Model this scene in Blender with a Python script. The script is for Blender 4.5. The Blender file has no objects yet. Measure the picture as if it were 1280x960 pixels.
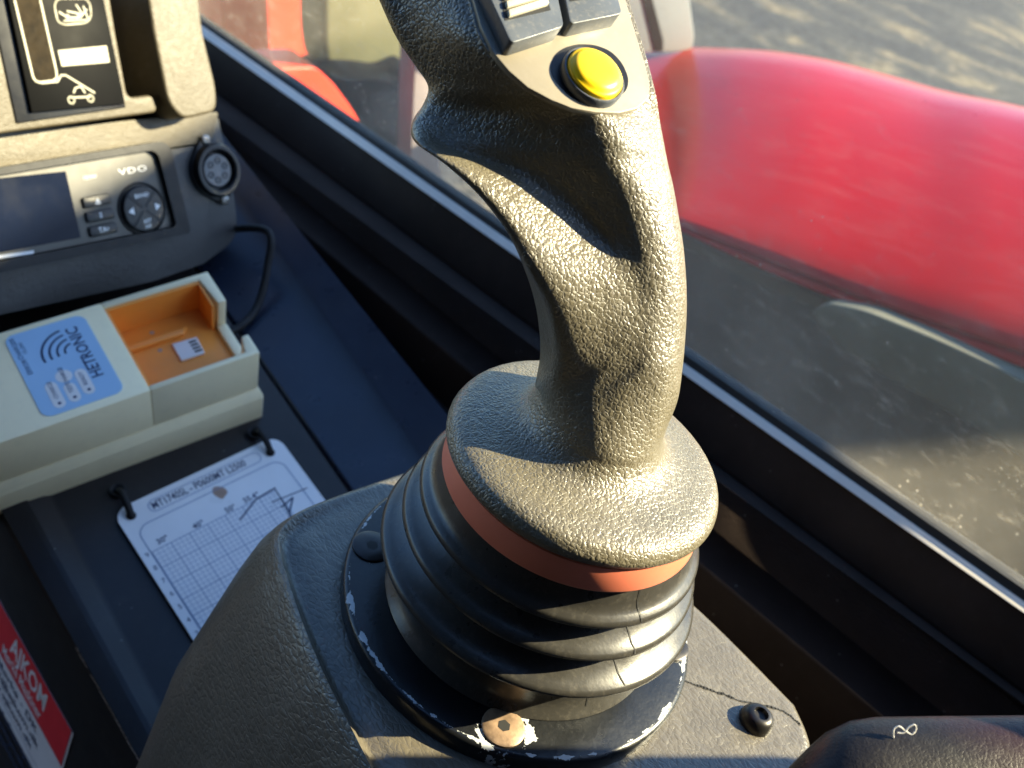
import bpy, bmesh, math, random
import numpy as np
from mathutils import Vector, Matrix
random.seed(7)
rng = np.random.default_rng(7)
# ------------------------------------------------------------------ camera, light, exposure
scene = bpy.context.scene
COL = scene.collection
CF = 1227.69
CR = np.array([[0.6860674, -0.661286, 0.3033354], [-0.2386847, -0.5984408, -0.7647864], [0.6872708, 0.4522935, -0.5684095]])
CC = np.array([-219.8, -108.0, 250.0])           # millimetres; the lever's base plate is at the origin
cam = bpy.data.cameras.new('camera'); camo = bpy.data.objects.new('camera', cam); COL.objects.link(camo)
cam.sensor_width = 36.0; cam.lens = CF / 1280 * 36.0
cam.clip_start = 0.01; cam.clip_end = 400
m4 = Matrix.Identity(4)
for i in range(3):
    m4[i][0] = CR[0][i]; m4[i][1] = -CR[1][i]; m4[i][2] = -CR[2][i]; m4[i][3] = CC[i] * .001
camo.matrix_world = m4
cam.dof.use_dof = True; cam.dof.focus_distance = 0.285; cam.dof.aperture_fstop = 17.0
scene.camera = camo
SUN = np.array([0.606, -0.549, 0.574]); SUN /= np.linalg.norm(SUN)
w = bpy.data.worlds.new('World'); scene.world = w; w.use_nodes = True
nt = w.node_tree; bg = nt.nodes['Background']
sky = nt.nodes.new('ShaderNodeTexSky'); sky.sky_type = 'NISHITA'; sky.sun_disc = False
sky.ozone_density = 4.0; sky.dust_density = 0.4; sky.sun_elevation = math.asin(SUN[2]); sky.sun_rotation = math.atan2(SUN[0], SUN[1])
hs = nt.nodes.new('ShaderNodeHueSaturation'); hs.inputs['Saturation'].default_value = 1.1
nt.links.new(sky.outputs[0], hs.inputs['Color']); nt.links.new(hs.outputs[0], bg.inputs[0]); bg.inputs[1].default_value = 0.098
sun = bpy.data.lights.new('sun', 'SUN'); suno = bpy.data.objects.new('sun', sun); COL.objects.link(suno)
sun.energy = 5.0; sun.angle = math.radians(0.5); sun.color = (1.0, 0.85, 0.58)
suno.rotation_euler = Vector(SUN).to_track_quat('Z', 'Y').to_euler()
suno.location = (0, 0, 3)
scene.view_settings.view_transform = 'Standard'; scene.view_settings.look = 'None'
scene.view_settings.exposure = 2.2; scene.view_settings.gamma = 1.0
scene.render.resolution_x = 1024; scene.render.resolution_y = 768

# ------------------------------------------------------------------ geometry helpers (millimetres)
def V3(*a): return np.array(a, float)
def unit(v): v = np.asarray(v, float); return v / np.linalg.norm(v)
def ray(q): return CR.T @ V3((q[0] - 640) / CF, (q[1] - 480) / CF, 1)
def at_depth(q, d): return CC + ray(q) * d
def at_axis(q, ax, val):
    r = ray(q); return CC + r * (val - CC[ax]) / r[ax]
def at_plane(q, O, n):
    r = ray(q); return CC + r * (n @ (O - CC)) / (n @ r)

class Frame:
    def __init__(s, O, u, v):
        s.O = np.asarray(O, float); s.u = unit(u); s.n = unit(np.cross(s.u, v)); s.v = np.cross(s.n, s.u)
    def p(s, a, b, h=0): return s.O + s.u * a + s.v * b + s.n * h
    def loc(s, P): d = np.asarray(P) - s.O; return V3(d @ s.u, d @ s.v, d @ s.n)
    def px(s, q, h=0):
        l = s.loc(at_plane(q, s.O + s.n * h, s.n)); return (l[0], l[1])

ORI = {}
def tag(o, label=None, cat=None, group=None, kind=None):
    if label: o['label'] = label
    if cat: o['category'] = cat
    if group: o['group'] = group
    if kind: o['kind'] = kind
    return o
def thing(name, origin, label, cat, group=None):
    o = bpy.data.objects.new(name, None); COL.objects.link(o)
    o.empty_display_size = .02
    o.location = Vector(np.asarray(origin, float) * .001); ORI[o.name] = np.asarray(origin, float)
    return tag(o, label, cat, group)
def link(name, verts, faces, m, parent=None, smooth=False, origin=None):
    verts = np.asarray(verts, float)
    if parent is not None: org = ORI[parent.name]
    elif origin is not None: org = np.asarray(origin, float)
    else:
        org = V3((verts[:, 0].min() + verts[:, 0].max()) / 2, (verts[:, 1].min() + verts[:, 1].max()) / 2, verts[:, 2].min())
    me = bpy.data.meshes.new(name)
    me.from_pydata(((verts - org) * .001).tolist(), [], faces); me.update()
    bm = bmesh.new(); bm.from_mesh(me)
    bmesh.ops.recalc_face_normals(bm, faces=bm.faces); bm.to_mesh(me); bm.free()
    if smooth:
        for p in me.polygons: p.use_smooth = True
    me.materials.append(m)
    o = bpy.data.objects.new(name, me); COL.objects.link(o)
    ORI[o.name] = org
    if parent is not None: o.parent = parent
    else: o.location = Vector(org * .001)
    return o
def auto(o, ang=35):
    me = o.data
    for p in me.polygons: p.use_smooth = True
    bm = bmesh.new(); bm.from_mesh(me)
    for e in bm.edges:
        if len(e.link_faces) == 2: e.smooth = e.calc_face_angle(0) < math.radians(ang)
    bm.to_mesh(me); bm.free()
    return o
def bevelled(verts, faces, r, seg=3, ang=25):
    bm = bmesh.new()
    vs = [bm.verts.new(v) for v in verts]
    for f in faces:
        try: bm.faces.new([vs[i] for i in f])
        except ValueError: pass
    bmesh.ops.recalc_face_normals(bm, faces=bm.faces)
    es = [e for e in bm.edges if len(e.link_faces) == 2 and e.calc_face_angle(0) > math.radians(ang)]
    if r > 0: bmesh.ops.bevel(bm, geom=es, offset=r, segments=seg, profile=.5, affect='EDGES', clamp_overlap=True)
    bm.verts.index_update()
    V = [tuple(v.co) for v in bm.verts]; F = [[v.index for v in f.verts] for f in bm.faces]
    bm.free(); return V, F
def prism_data(fr, pts, h0, h1, shrink=None):
    n = len(pts); lo = [fr.p(a, b, h0) for a, b in pts]
    hi = [fr.p(a, b, h1) for a, b in (shrink or pts)]
    faces = [[i, (i + 1) % n, n + (i + 1) % n, n + i] for i in range(n)] + [list(range(n))[::-1], list(range(n, 2 * n))]
    return lo + hi, faces
def prism(name, fr, pts, h0, h1, m, parent=None, bev=0, seg=2, smooth=True, shrink=None, origin=None, ang=25):
    v, f = prism_data(fr, pts, h0, h1, shrink)
    if bev: v, f = bevelled(v, f, bev, seg, ang)
    o = link(name, v, f, m, parent, origin=origin)
    return auto(o, 40) if smooth else o
def rrect(a0, b0, a1, b1, r, k=5):
    out = []
    for cx, cy, t0 in ((a1 - r, b1 - r, 0), (a0 + r, b1 - r, 90), (a0 + r, b0 + r, 180), (a1 - r, b0 + r, 270)):
        for i in range(k + 1):
            t = math.radians(t0 + 90 * i / k); out.append((cx + r * math.cos(t), cy + r * math.sin(t)))
    return out
def roundpoly(pts, r, k=4):
    out = []; n = len(pts)
    for i in range(n):
        p0, p1, p2 = [np.array(pts[j % n], float) for j in (i - 1, i, i + 1)]
        d0 = p0 - p1; d1 = p2 - p1; rr = min(r, .45 * np.linalg.norm(d0), .45 * np.linalg.norm(d1))
        a = p1 + unit(d0) * rr; b = p1 + unit(d1) * rr
        for t in np.linspace(0, 1, k + 1): out.append(tuple((1 - t) ** 2 * a + 2 * t * (1 - t) * p1 + t * t * b))
    return out
def circ(ca, cb, r, k=32): return [(ca + r * math.cos(2 * math.pi * i / k), cb + r * math.sin(2 * math.pi * i / k)) for i in range(k)]
def lathe(name, fr, prof, m, parent=None, k=64, shear=None, close=True, origin=None, ang=40):
    V = []; F = []
    for (r, h) in prof:
        c = shear(h) if shear else (0, 0)
        for i in range(k):
            t = 2 * math.pi * i / k; V.append(fr.p(c[0] + r * math.cos(t), c[1] + r * math.sin(t), h))
    for j in range(len(prof) - 1):
        for i in range(k): F.append([j * k + i, j * k + (i + 1) % k, (j + 1) * k + (i + 1) % k, (j + 1) * k + i])
    if close: F.append(list(range(k))[::-1]); F.append([(len(prof) - 1) * k + i for i in range(k)])
    return auto(link(name, V, F, m, parent, origin=origin), ang)
def tube(name, pts, r, m, parent=None, k=10, origin=None, flat=None):
    pts = [np.asarray(p, float) for p in pts]; V = []; F = []
    rr = r if hasattr(r, '__len__') else [r] * len(pts)
    up = V3(.3, .2, 1)
    for i, p in enumerate(pts):
        d = unit(pts[min(i + 1, len(pts) - 1)] - pts[max(i - 1, 0)])
        a = np.cross(d, up)
        if np.linalg.norm(a) < 1e-3: a = np.cross(d, V3(1, 0, 0))
        a = unit(a); b = np.cross(d, a)
        for j in range(k):
            t = 2 * math.pi * j / k; V.append(p + rr[i] * (a * math.cos(t) + b * math.sin(t)))
    for i in range(len(pts) - 1):
        for j in range(k): F.append([i * k + j, i * k + (j + 1) % k, (i + 1) * k + (j + 1) % k, (i + 1) * k + j])
    F.append(list(range(k))[::-1]); F.append([(len(pts) - 1) * k + j for j in range(k)])
    return auto(link(name, V, F, m, parent, origin=origin), 60)
def catmull(P, n):
    P = [np.asarray(p, float) for p in P]; out = []
    for i in range(len(P) - 1):
        p0 = P[max(i - 1, 0)]; p1 = P[i]; p2 = P[i + 1]; p3 = P[min(i + 2, len(P) - 1)]
        for j in range(n):
            t = j / n
            out.append(.5 * ((2 * p1) + (p2 - p0) * t + (2 * p0 - 5 * p1 + 4 * p2 - p3) * t * t + (3 * p1 - p0 - 3 * p2 + p3) * t ** 3))
    out.append(P[-1]); return out
def sheet(name, fr, polys, h, m, parent=None):
    """flat print: several polygons lying on a frame"""
    V = []; F = []
    for pts in polys:
        b = len(V); V += [fr.p(a, c, h) for a, c in pts]; F.append(list(range(b, b + len(pts))))
    return link(name, V, F, m, parent)
def stroke(pts, wd, closed=False):
    """polyline -> list of quads"""
    out = []; n = len(pts)
    for i in range(n if closed else n - 1):
        a = np.array(pts[i], float); b = np.array(pts[(i + 1) % n], float)
        if np.linalg.norm(b - a) < 1e-6: continue
        d = unit(b - a); s = V3(-d[1], d[0])[:2] if False else np.array([-d[1], d[0]])
        a = a - d * wd * .25; b = b + d * wd * .25
        out.append([tuple(a + s * wd / 2), tuple(a - s * wd / 2), tuple(b - s * wd / 2), tuple(b + s * wd / 2)])
    return out
def text(name, s, fr, a, b, h, size, m, parent, rot=0, align='LEFT', bold=0.0, sx=1.0, space=1.0):
    cu = bpy.data.curves.new(name + '_t', 'FONT'); cu.body = s; cu.size = 1; cu.align_x = align; cu.align_y = 'CENTER'
    cu.offset = bold; cu.space_character = space; cu.resolution_u = 2
    o = bpy.data.objects.new(name + '_t', cu); COL.objects.link(o)
    dg = bpy.context.evaluated_depsgraph_get(); dg.update()
    me = bpy.data.meshes.new_from_object(o.evaluated_get(dg))
    bpy.data.objects.remove(o); bpy.data.curves.remove(cu)
    c, sn = math.cos(math.radians(rot)), math.sin(math.radians(rot))
    V = []
    for v in me.vertices:
        x, y = v.co.x * size * sx, v.co.y * size
        V.append(fr.p(a + x * c - y * sn, b + x * sn + y * c, h))
    F = [list(p.vertices) for p in me.polygons]
    bpy.data.meshes.remove(me)
    return link(name, V, F, m, parent)

# ------------------------------------------------------------------ materials
class NT:
    def __init__(s, m): s.t = m.node_tree; s.n = s.t.nodes; s.l = s.t.links
    def add(s, ty, **kw):
        nd = s.n.new(ty)
        for k, v in kw.items():
            if k.startswith('i_'): nd.inputs[k[2:].replace('_', ' ')].default_value = v
            else: setattr(nd, k, v)
        return nd
    def link(s, a, b): s.l.new(a, b)
    def ramp(s, fac, stops):
        r = s.n.new('ShaderNodeValToRGB'); e = r.color_ramp.elements
        while len(e) < len(stops): e.new(.5)
        for el, (p, c) in zip(e, stops): el.position = p; el.color = (*c, 1) if len(c) == 3 else c
        s.l.new(fac, r.inputs[0]); return r.outputs[0]
    def mix(s, fac, a, b):
        n = s.n.new('ShaderNodeMix'); n.data_type = 'RGBA'
        for sock, v in ((n.inputs[0], fac), (n.inputs[6], a), (n.inputs[7], b)):
            if isinstance(v, (int, float)): sock.default_value = v
            elif isinstance(v, tuple): sock.default_value = (*v, 1)
            else: s.l.new(v, sock)
        return n.outputs[2]
    def math(s, op, a, b=0.0, c=None):
        n = s.n.new('ShaderNodeMath'); n.operation = op
        for sock, v in zip(n.inputs, (a, b, c)):
            if v is None: continue
            if isinstance(v, (int, float)): sock.default_value = v
            else: s.l.new(v, sock)
        return n.outputs[0]
def newmat(name):
    m = bpy.data.materials.new(name); m.use_nodes = True; return m, NT(m), m.node_tree.nodes['Principled BSDF']
def objco(t): return t.add('ShaderNodeTexCoord').outputs['Object']
def noise(t, co, scale, detail=4, rough=.55, dist=0):
    n = t.add('ShaderNodeTexNoise'); n.inputs['Scale'].default_value = scale; n.inputs['Detail'].default_value = detail
    n.inputs['Roughness'].default_value = rough; n.inputs['Distortion'].default_value = dist
    t.link(co, n.inputs['Vector']); return n.outputs['Fac']
def plain(name, col, rough=.5, var=.12, scale=60, bump=0.0, bscale=400, metal=0, spec=.5, dust=0.0, coat=0, specks=0.0):
    m, t, b = newmat(name); co = objco(t)
    f = noise(t, co, scale)
    lo = tuple(c * (1 - var) for c in col); hi = tuple(min(1, c * (1 + var)) for c in col)
    c = t.ramp(f, [(.3, lo), (.7, hi)])
    if dust:
        d = t.ramp(noise(t, co, scale * 6, 6, .7), [(.52, (0, 0, 0)), (.75, (1, 1, 1))])
        c = t.mix(t.math('MULTIPLY', d, dust), c, (.35, .31, .25))
    if specks:
        vo = t.add('ShaderNodeTexVoronoi'); vo.inputs['Scale'].default_value = 130; t.link(co, vo.inputs['Vector'])
        sp = t.ramp(vo.outputs['Distance'], [(.05, (1, 1, 1)), (.10, (0, 0, 0))])
        gt = t.ramp(noise(t, co, 40, 3, .8), [(.52, (0, 0, 0)), (.6, (1, 1, 1))])
        mp = t.add('ShaderNodeMapping'); mp.inputs['Scale'].default_value = (1, .12, 1); mp.inputs['Rotation'].default_value = (.3, .2, .5); t.link(co, mp.inputs['Vector'])
        sc_ = t.ramp(noise(t, mp.outputs[0], 300, 5, .8), [(.68, (0, 0, 0)), (.74, (1, 1, 1))])
        c = t.mix(t.math('MULTIPLY', t.math('MAXIMUM', t.math('MULTIPLY', sp, gt), t.math('MULTIPLY', sc_, .35)), specks), c, (.30, .28, .26))
    t.link(c, b.inputs['Base Color'])
    r = t.math('ADD', t.math('MULTIPLY', noise(t, co, scale * 2.3), .25), rough - .12); t.link(r, b.inputs['Roughness'])
    b.inputs['Metallic'].default_value = metal; b.inputs['Specular IOR Level'].default_value = spec
    b.inputs['Coat Weight'].default_value = coat
    if bump:
        bn = t.add('ShaderNodeBump'); bn.inputs['Strength'].default_value = 1.0; bn.inputs['Distance'].default_value = bump
        t.link(noise(t, co, bscale, 5), bn.inputs['Height']); t.link(bn.outputs[0], b.inputs['Normal'])
    return m
def leather(name, col, scale, dist, rough=.4, stretch=(1, 1, 1), var=.12, wear=0.0, dustc=(.30, .27, .21), big=0.0, spec=.5):
    """moulded plastic with a pebbled leather grain"""
    m, t, b = newmat(name); co = objco(t)
    mp = t.add('ShaderNodeMapping'); mp.inputs['Scale'].default_value = stretch; t.link(co, mp.inputs['Vector'])
    nz = t.add('ShaderNodeTexNoise'); nz.inputs['Scale'].default_value = scale * .8; nz.inputs['Detail'].default_value = 3
    t.link(mp.outputs[0], nz.inputs['Vector'])
    vm = t.add('ShaderNodeVectorMath'); vm.operation = 'MULTIPLY_ADD'
    t.link(nz.outputs['Color'], vm.inputs[0]); vm.inputs[1].default_value = (.9 / scale,) * 3; t.link(mp.outputs[0], vm.inputs[2])
    vo = t.add('ShaderNodeTexVoronoi'); vo.feature = 'DISTANCE_TO_EDGE'; vo.inputs['Scale'].default_value = scale
    t.link(vm.outputs[0], vo.inputs['Vector'])
    v2 = t.add('ShaderNodeTexVoronoi'); v2.feature = 'F1'; v2.inputs['Scale'].default_value = scale * .55
    t.link(vm.outputs[0], v2.inputs['Vector'])
    cell = t.math('POWER', t.math('MINIMUM', t.math('MULTIPLY', vo.outputs['Distance'], 2.6), 1.0), .6)
    h = t.math('ADD', t.math('MULTIPLY', cell, .7), t.math('MULTIPLY', v2.outputs['Distance'], -.8))
    h = t.math('ADD', h, t.math('MULTIPLY', noise(t, co, scale * 3.5, 3), .35))
    h = t.math('ADD', h, t.math('MULTIPLY', noise(t, co, scale * .35, 2), .9))
    bn = t.add('ShaderNodeBump'); bn.inputs['Distance'].default_value = dist; bn.inputs['Strength'].default_value = 1
    t.link(h, bn.inputs['Height']); t.link(bn.outputs[0], b.inputs['Normal'])
    f = noise(t, co, 35, 5)
    c = t.ramp(f, [(.3, tuple(x * (1 - var) for x in col)), (.7, tuple(x * (1 + var) for x in col))])
    if wear:
        k = t.ramp(noise(t, co, 90, 6, .7), [(.5, (0, 0, 0)), (.72, (1, 1, 1))])
        c = t.mix(t.math('MULTIPLY', k, wear), c, dustc)
    t.link(c, b.inputs['Base Color']); b.inputs['Specular IOR Level'].default_value = spec
    t.link(t.math('ADD', t.math('MULTIPLY', noise(t, co, 300, 3), .22), rough - .1), b.inputs['Roughness'])
    return m
M = {}
M['grip'] = leather('grip_plastic', (.138, .119, .080), 760, .00020, .31, wear=.22, spec=.85)
M['console'] = leather('console_plastic', (.112, .097, .072), 560, .00017, .33, stretch=(1, .55, 1), wear=.2, spec=.8)
M['dash'] = leather('dash_plastic', (.082, .066, .038), 700, .00012, .5, wear=.1)
M['dash_dark'] = leather('dark_dash_plastic', (.028, .027, .027), 700, .00012, .42)
M['panel'] = plain('button_panel_plastic', (.27, .235, .175), .36, .08, 60, .00003, 900, dust=.25)
M['rubber'] = plain('bellows_rubber', (.036, .034, .031), .30, .06, 80, .00004, 900, dust=.12)
M['shelf'] = plain('dark_shelf_top', (.018, .016, .017), .36, .2, 20, .00006, 500, dust=.03, spec=.35, specks=.5)
M['worn'] = plain('worn_paint_edge', (.30, .27, .28), .4, .3, 300, dust=.2)
M['orange'] = plain('orange_seal', (.88, .24, .14), .45, .06, 60)
M['yellow'] = plain('yellow_button', (.95, .62, .01), .32, .03, 60)
M['black'] = plain('black_plastic', (.009, .009, .010), .36, .2, 60, dust=.03, spec=.35)
M['bezel'] = plain('bezel_plastic', (.006, .006, .008), .42, .2, 90, dust=.04, spec=.22, specks=.6)
M['matt_black'] = plain('matt_black', (.008, .008, .009), .7, .2, 60)
M['wall'] = plain('dark_cab_trim', (.030, .022, .019), .5, .2, 20, .00008, 500, dust=.02, spec=.06, specks=.5)
M['blue_trim'] = plain('dark_shelf_trim', (.012, .018, .036), .30, .2, 20, .00006, 500, dust=.02, spec=.6, specks=.4)
M['rocker'] = plain('rocker_plastic', (.075, .085, .10), .36, .15, 120, dust=.3)
M['cream'] = plain('cream_pad', (.55, .50, .38), .5, .06, 80)
M['charger'] = plain('beige_plastic', (.93, .83, .54), .42, .04, 25, dust=.10)
M['tray'] = plain('orange_tray', (.92, .33, .05), .4, .08, 30, dust=.08)
M['label_blue'] = plain('blue_label', (.36, .58, .80), .4, .03, 25)
M['white'] = plain('white_print', (.78, .78, .76), .45, .03, 40)
M['card'] = plain('laminated_card', (.90, .91, .92), .3, .04, 30)
M['ink'] = plain('navy_ink', (.03, .05, .12), .5, .1, 80)
M['ink_soft'] = plain('faded_ink', (.20, .27, .42), .5, .1, 80)
M['stain'] = plain('rust_stain', (.45, .30, .22), .6, .1, 200)
M['red_print'] = plain('red_print', (.80, .03, .045), .4, .05, 40)
M['sticker_white'] = plain('sticker_white', (.82, .76, .80), .35, .04, 40)
M['trim_strip'] = plain('pale_trim_strip', (.72, .66, .58), .4, .06, 60)
M['display'] = plain('display_glass', (.003, .003, .003), .5, .1, 20, spec=.06)
M['icon'] = plain('icon_print', (.46, .44, .35), .7, .03, 40, spec=.05)
M['amber'] = plain('smoked_bar', (.020, .014, .007), .6, .5, 160, spec=.05)
M['screen'] = plain('radio_screen', (.003, .006, .018), .16, .2, 25, spec=.12)
M['radio_face'] = plain('radio_face', (.060, .054, .042), .45, .06, 60)
M['steel'] = plain('steel', (.45, .42, .38), .38, .15, 120, metal=1)
M['dark_steel'] = plain('dark_steel', (.05, .047, .047), .36, .2, 100, metal=.8)
M['rust'] = plain('rusty_bolt', (.30, .20, .13), .5, .35, 260, .00008, 700, metal=.35)
M['grey_paint'] = plain('grey_paint', (.24, .28, .29), .5, .05, 5)
M['khaki'] = plain('dusty_khaki', (.13, .125, .062), .55, .25, 8)
M['tyre'] = plain('tyre_rubber', (.006, .0055, .007), .6, .2, 20, spec=.2)
M['pale_post'] = plain('pale_post', (.24, .20, .20), .4, .12, 6)
M['red_post'] = plain('red_post_paint', (.75, .055, .02), .4, .05, 6)
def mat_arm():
    m = leather('armrest_red_sheen_vinyl', (.013, .011, .012), 900, .00006, .42); t = NT(m); b = m.node_tree.nodes['Principled BSDF']
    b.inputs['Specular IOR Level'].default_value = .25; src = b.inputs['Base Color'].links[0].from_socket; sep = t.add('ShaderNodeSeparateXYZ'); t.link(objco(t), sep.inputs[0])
    k = t.ramp(t.math('ADD', t.math('MULTIPLY', sep.outputs[0], 12.0), .15), [(.1, (0, 0, 0)), (.9, (1, 1, 1))])  # red reflected sheen painted into the colour, growing to the right
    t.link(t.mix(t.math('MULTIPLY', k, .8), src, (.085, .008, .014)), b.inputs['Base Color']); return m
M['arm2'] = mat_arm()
M['armrest'] = leather('armrest_vinyl', (.020, .017, .018), 600, .00012, .30)
M['lint'] = plain('lint', (.6, .58, .55), .8)
M['skirt'] = plain('dusty_skirt', (.13, .13, .12), .6, .25, 6, dust=.1)
M['olive'] = plain('reflection_olive', (.145, .14, .10), .65, .2, 9)

def mat_hood():
    m, t, b = newmat('red_hood_paint'); co = objco(t)
    c = t.ramp(noise(t, co, 3, 4), [(.3, (.38, .003, .002)), (.7, (.46, .006, .003))])
    mp = t.add('ShaderNodeMapping'); mp.inputs['Scale'].default_value = (2.5, .6, 2.5); mp.inputs['Rotation'].default_value = (0, .2, .45); t.link(co, mp.inputs['Vector'])
    d = t.ramp(noise(t, mp.outputs[0], 14, 7, .7, .8), [(.5, (0, 0, 0)), (.72, (1, 1, 1))])
    c = t.mix(t.math('MULTIPLY', d, .10), c, (.5, .3, .26))
    t.link(c, b.inputs['Base Color'])
    t.link(t.math('ADD', t.math('MULTIPLY', noise(t, co, 5, 5), .2), .22), b.inputs['Roughness'])
    b.inputs['IOR'].default_value = 1.2; b.inputs['Coat Weight'].default_value = .13; b.inputs['Coat Roughness'].default_value = .06
    return m
M['hood'] = mat_hood()
def mat_plate():
    m, t, b = newmat('chipped_black_plate'); co = objco(t)
    sep = t.add('ShaderNodeSeparateXYZ'); t.link(co, sep.inputs[0])
    nz = noise(t, co, 75, 5, .68); nz2 = noise(t, co, 420, 3, .6)
    x, y = sep.outputs[0], sep.outputs[1]
    r = t.math('SQRT', t.math('ADD', t.math('MULTIPLY', x, x), t.math('MULTIPLY', y, y)))
    # the rim and the countersinks are where the paint has come off
    edge = t.math('SUBTRACT', 1.0, t.math('MULTIPLY', t.math('ABSOLUTE', t.math('SUBTRACT', r, .0607)), 420.0))
    mask = t.math('MAXIMUM', edge, 0.0)
    for bx, by, k in ((-.0416, -.034, 1.0), (-.034, .044, .8), (.034, .044, .6), (.034, -.044, .7)):
        dx = t.math('SUBTRACT', x, bx); dy = t.math('SUBTRACT', y, by)
        d = t.math('SQRT', t.math('ADD', t.math('MULTIPLY', dx, dx), t.math('MULTIPLY', dy, dy)))
        v = t.math('MULTIPLY', t.math('MAXIMUM', t.math('SUBTRACT', 1.0, t.math('MULTIPLY', t.math('ABSOLUTE', t.math('SUBTRACT', d, .0082)), 230.0)), 0.0), k)
        mask = t.math('MAXIMUM', mask, v)
    val = t.math('ADD', t.math('MULTIPLY', mask, .26), t.math('ADD', t.math('MULTIPLY', nz, .85), t.math('ADD', t.math('MULTIPLY', nz2, .15), t.math('MULTIPLY', noise(t, co, 28, 2), .30))))
    chip = t.ramp(val, [(.880, (0, 0, 0)), (.890, (1, 1, 1))])
    dirt = t.ramp(noise(t, co, 700, 6, .7), [(.55, (0, 0, 0)), (.75, (1, 1, 1))])
    c = t.mix(t.math('MULTIPLY', dirt, .12), (.009, .010, .012), (.10, .09, .075))
    c = t.mix(chip, c, (.52, .55, .58)); t.link(c, b.inputs['Base Color'])
    t.link(t.math('ADD', t.math('MULTIPLY', chip, .3), t.math('ADD', .18, t.math('MULTIPLY', nz, .25))), b.inputs['Roughness'])
    bn = t.add('ShaderNodeBump'); bn.inputs['Distance'].default_value = .00025
    t.link(t.math('SUBTRACT', t.math('MULTIPLY', noise(t, co, 500, 4), .4), chip), bn.inputs['Height']); t.link(bn.outputs[0], b.inputs['Normal'])
    return m
M['plate'] = mat_plate()
def mat_glass():
    m, t, b = newmat('dusty_window_glass'); t.n.remove(b)
    out = t.n['Material Output']; co = objco(t)
    tr = t.add('ShaderNodeBsdfTransparent'); tr.inputs[0].default_value = (.93, .95, .93, 1)
    gl = t.add('ShaderNodeBsdfGlossy'); gl.inputs['Roughness'].default_value = .02
    fr = t.add('ShaderNodeFresnel'); fr.inputs[0].default_value = 1.1
    ge = t.add('ShaderNodeNewGeometry'); mx = t.add('ShaderNodeMixShader'); t.link(t.math('MULTIPLY', fr.outputs[0], t.math('SUBTRACT', 1.0, ge.outputs['Backfacing'])), mx.inputs[0]); t.link(tr.outputs[0], mx.inputs[1]); t.link(gl.outputs[0], mx.inputs[2])
    df = t.add('ShaderNodeBsdfTranslucent'); df.inputs[0].default_value = (.75, .70, .58, 1)
    d2 = t.add('ShaderNodeBsdfDiffuse'); d2.inputs[0].default_value = (.75, .70, .60, 1)
    dd = t.add('ShaderNodeMixShader'); dd.inputs[0].default_value = .5; t.link(df.outputs[0], dd.inputs[1]); t.link(d2.outputs[0], dd.inputs[2])
    sep = t.add('ShaderNodeSeparateXYZ'); t.link(co, sep.inputs[0])
    low = t.math('MAXIMUM', t.math('SUBTRACT', 1.0, t.math('MULTIPLY', sep.outputs[2], 3.2)), .09)   # dirt settles along the sill
    vo = t.add('ShaderNodeTexVoronoi'); vo.inputs['Scale'].default_value = 150; t.link(co, vo.inputs['Vector'])
    spot = t.ramp(vo.outputs['Distance'], [(.06, (1, 1, 1)), (.13, (0, 0, 0))])
    gate = t.ramp(noise(t, co, 22, 4, .7), [(.48, (0, 0, 0)), (.62, (1, 1, 1))])
    mp = t.add('ShaderNodeMapping'); mp.inputs['Scale'].default_value = (1, .35, 1); mp.inputs['Rotation'].default_value = (.6, 0, 0); t.link(co, mp.inputs['Vector'])
    streak = t.ramp(noise(t, mp.outputs[0], 160, 6, .75), [(.56, (0, 0, 0)), (.78, (1, 1, 1))])
    film = t.ramp(noise(t, co, 12, 5, .6), [(.3, (.3, .3, .3)), (.75, (1, 1, 1))])
    v2 = t.add('ShaderNodeTexVoronoi'); v2.inputs['Scale'].default_value = 420; t.link(co, v2.inputs['Vector'])
    fine = t.ramp(v2.outputs['Distance'], [(.10, (1, 1, 1)), (.17, (0, 0, 0))]); gate2 = t.ramp(noise(t, co, 30, 5, .8), [(.50, (0, 0, 0)), (.60, (1, 1, 1))])
    f = t.math('ADD', t.math('MULTIPLY', t.math('MULTIPLY', spot, gate), .6), t.math('ADD', t.math('MULTIPLY', streak, .30), t.math('MULTIPLY', film, .15)))
    f = t.math('ADD', f, t.math('MULTIPLY', t.math('MULTIPLY', fine, gate2), .5))
    f = t.math('MULTIPLY', f, low)
    m2 = t.add('ShaderNodeMixShader'); t.link(f, m2.inputs[0]); t.link(mx.outputs[0], m2.inputs[1]); t.link(dd.outputs[0], m2.inputs[2])
    t.link(m2.outputs[0], out.inputs['Surface']); return m
M['glass'] = mat_glass()
def mat_ground():
    m, t, b = newmat('yard_ground'); co = objco(t)
    base = t.ramp(noise(t, co, .9, 8, .6, .6), [(.42, (.030, .031, .036)), (.54, (.055, .054, .053)), (.62, (.15, .125, .085)), (.78, (.19, .155, .10))])  # grey and tan patches paint in tree shade and sunlit ground
    g = t.ramp(noise(t, co, 9, 10, .85), [(.40, (.3, .3, .3)), (.62, (1.5, 1.5, 1.5))])
    mm = t.add('ShaderNodeMix'); mm.data_type = 'RGBA'; mm.blend_type = 'MULTIPLY'; mm.inputs[0].default_value = 1
    t.link(base, mm.inputs[6]); t.link(g, mm.inputs[7]); t.link(mm.outputs[2], b.inputs['Base Color'])
    b.inputs['Roughness'].default_value = .9
    bn = t.add('ShaderNodeBump'); bn.inputs['Distance'].default_value = .03; t.link(noise(t, co, 20, 6), bn.inputs['Height']); t.link(bn.outputs[0], b.inputs['Normal'])
    return m
M['ground'] = mat_ground()

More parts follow.
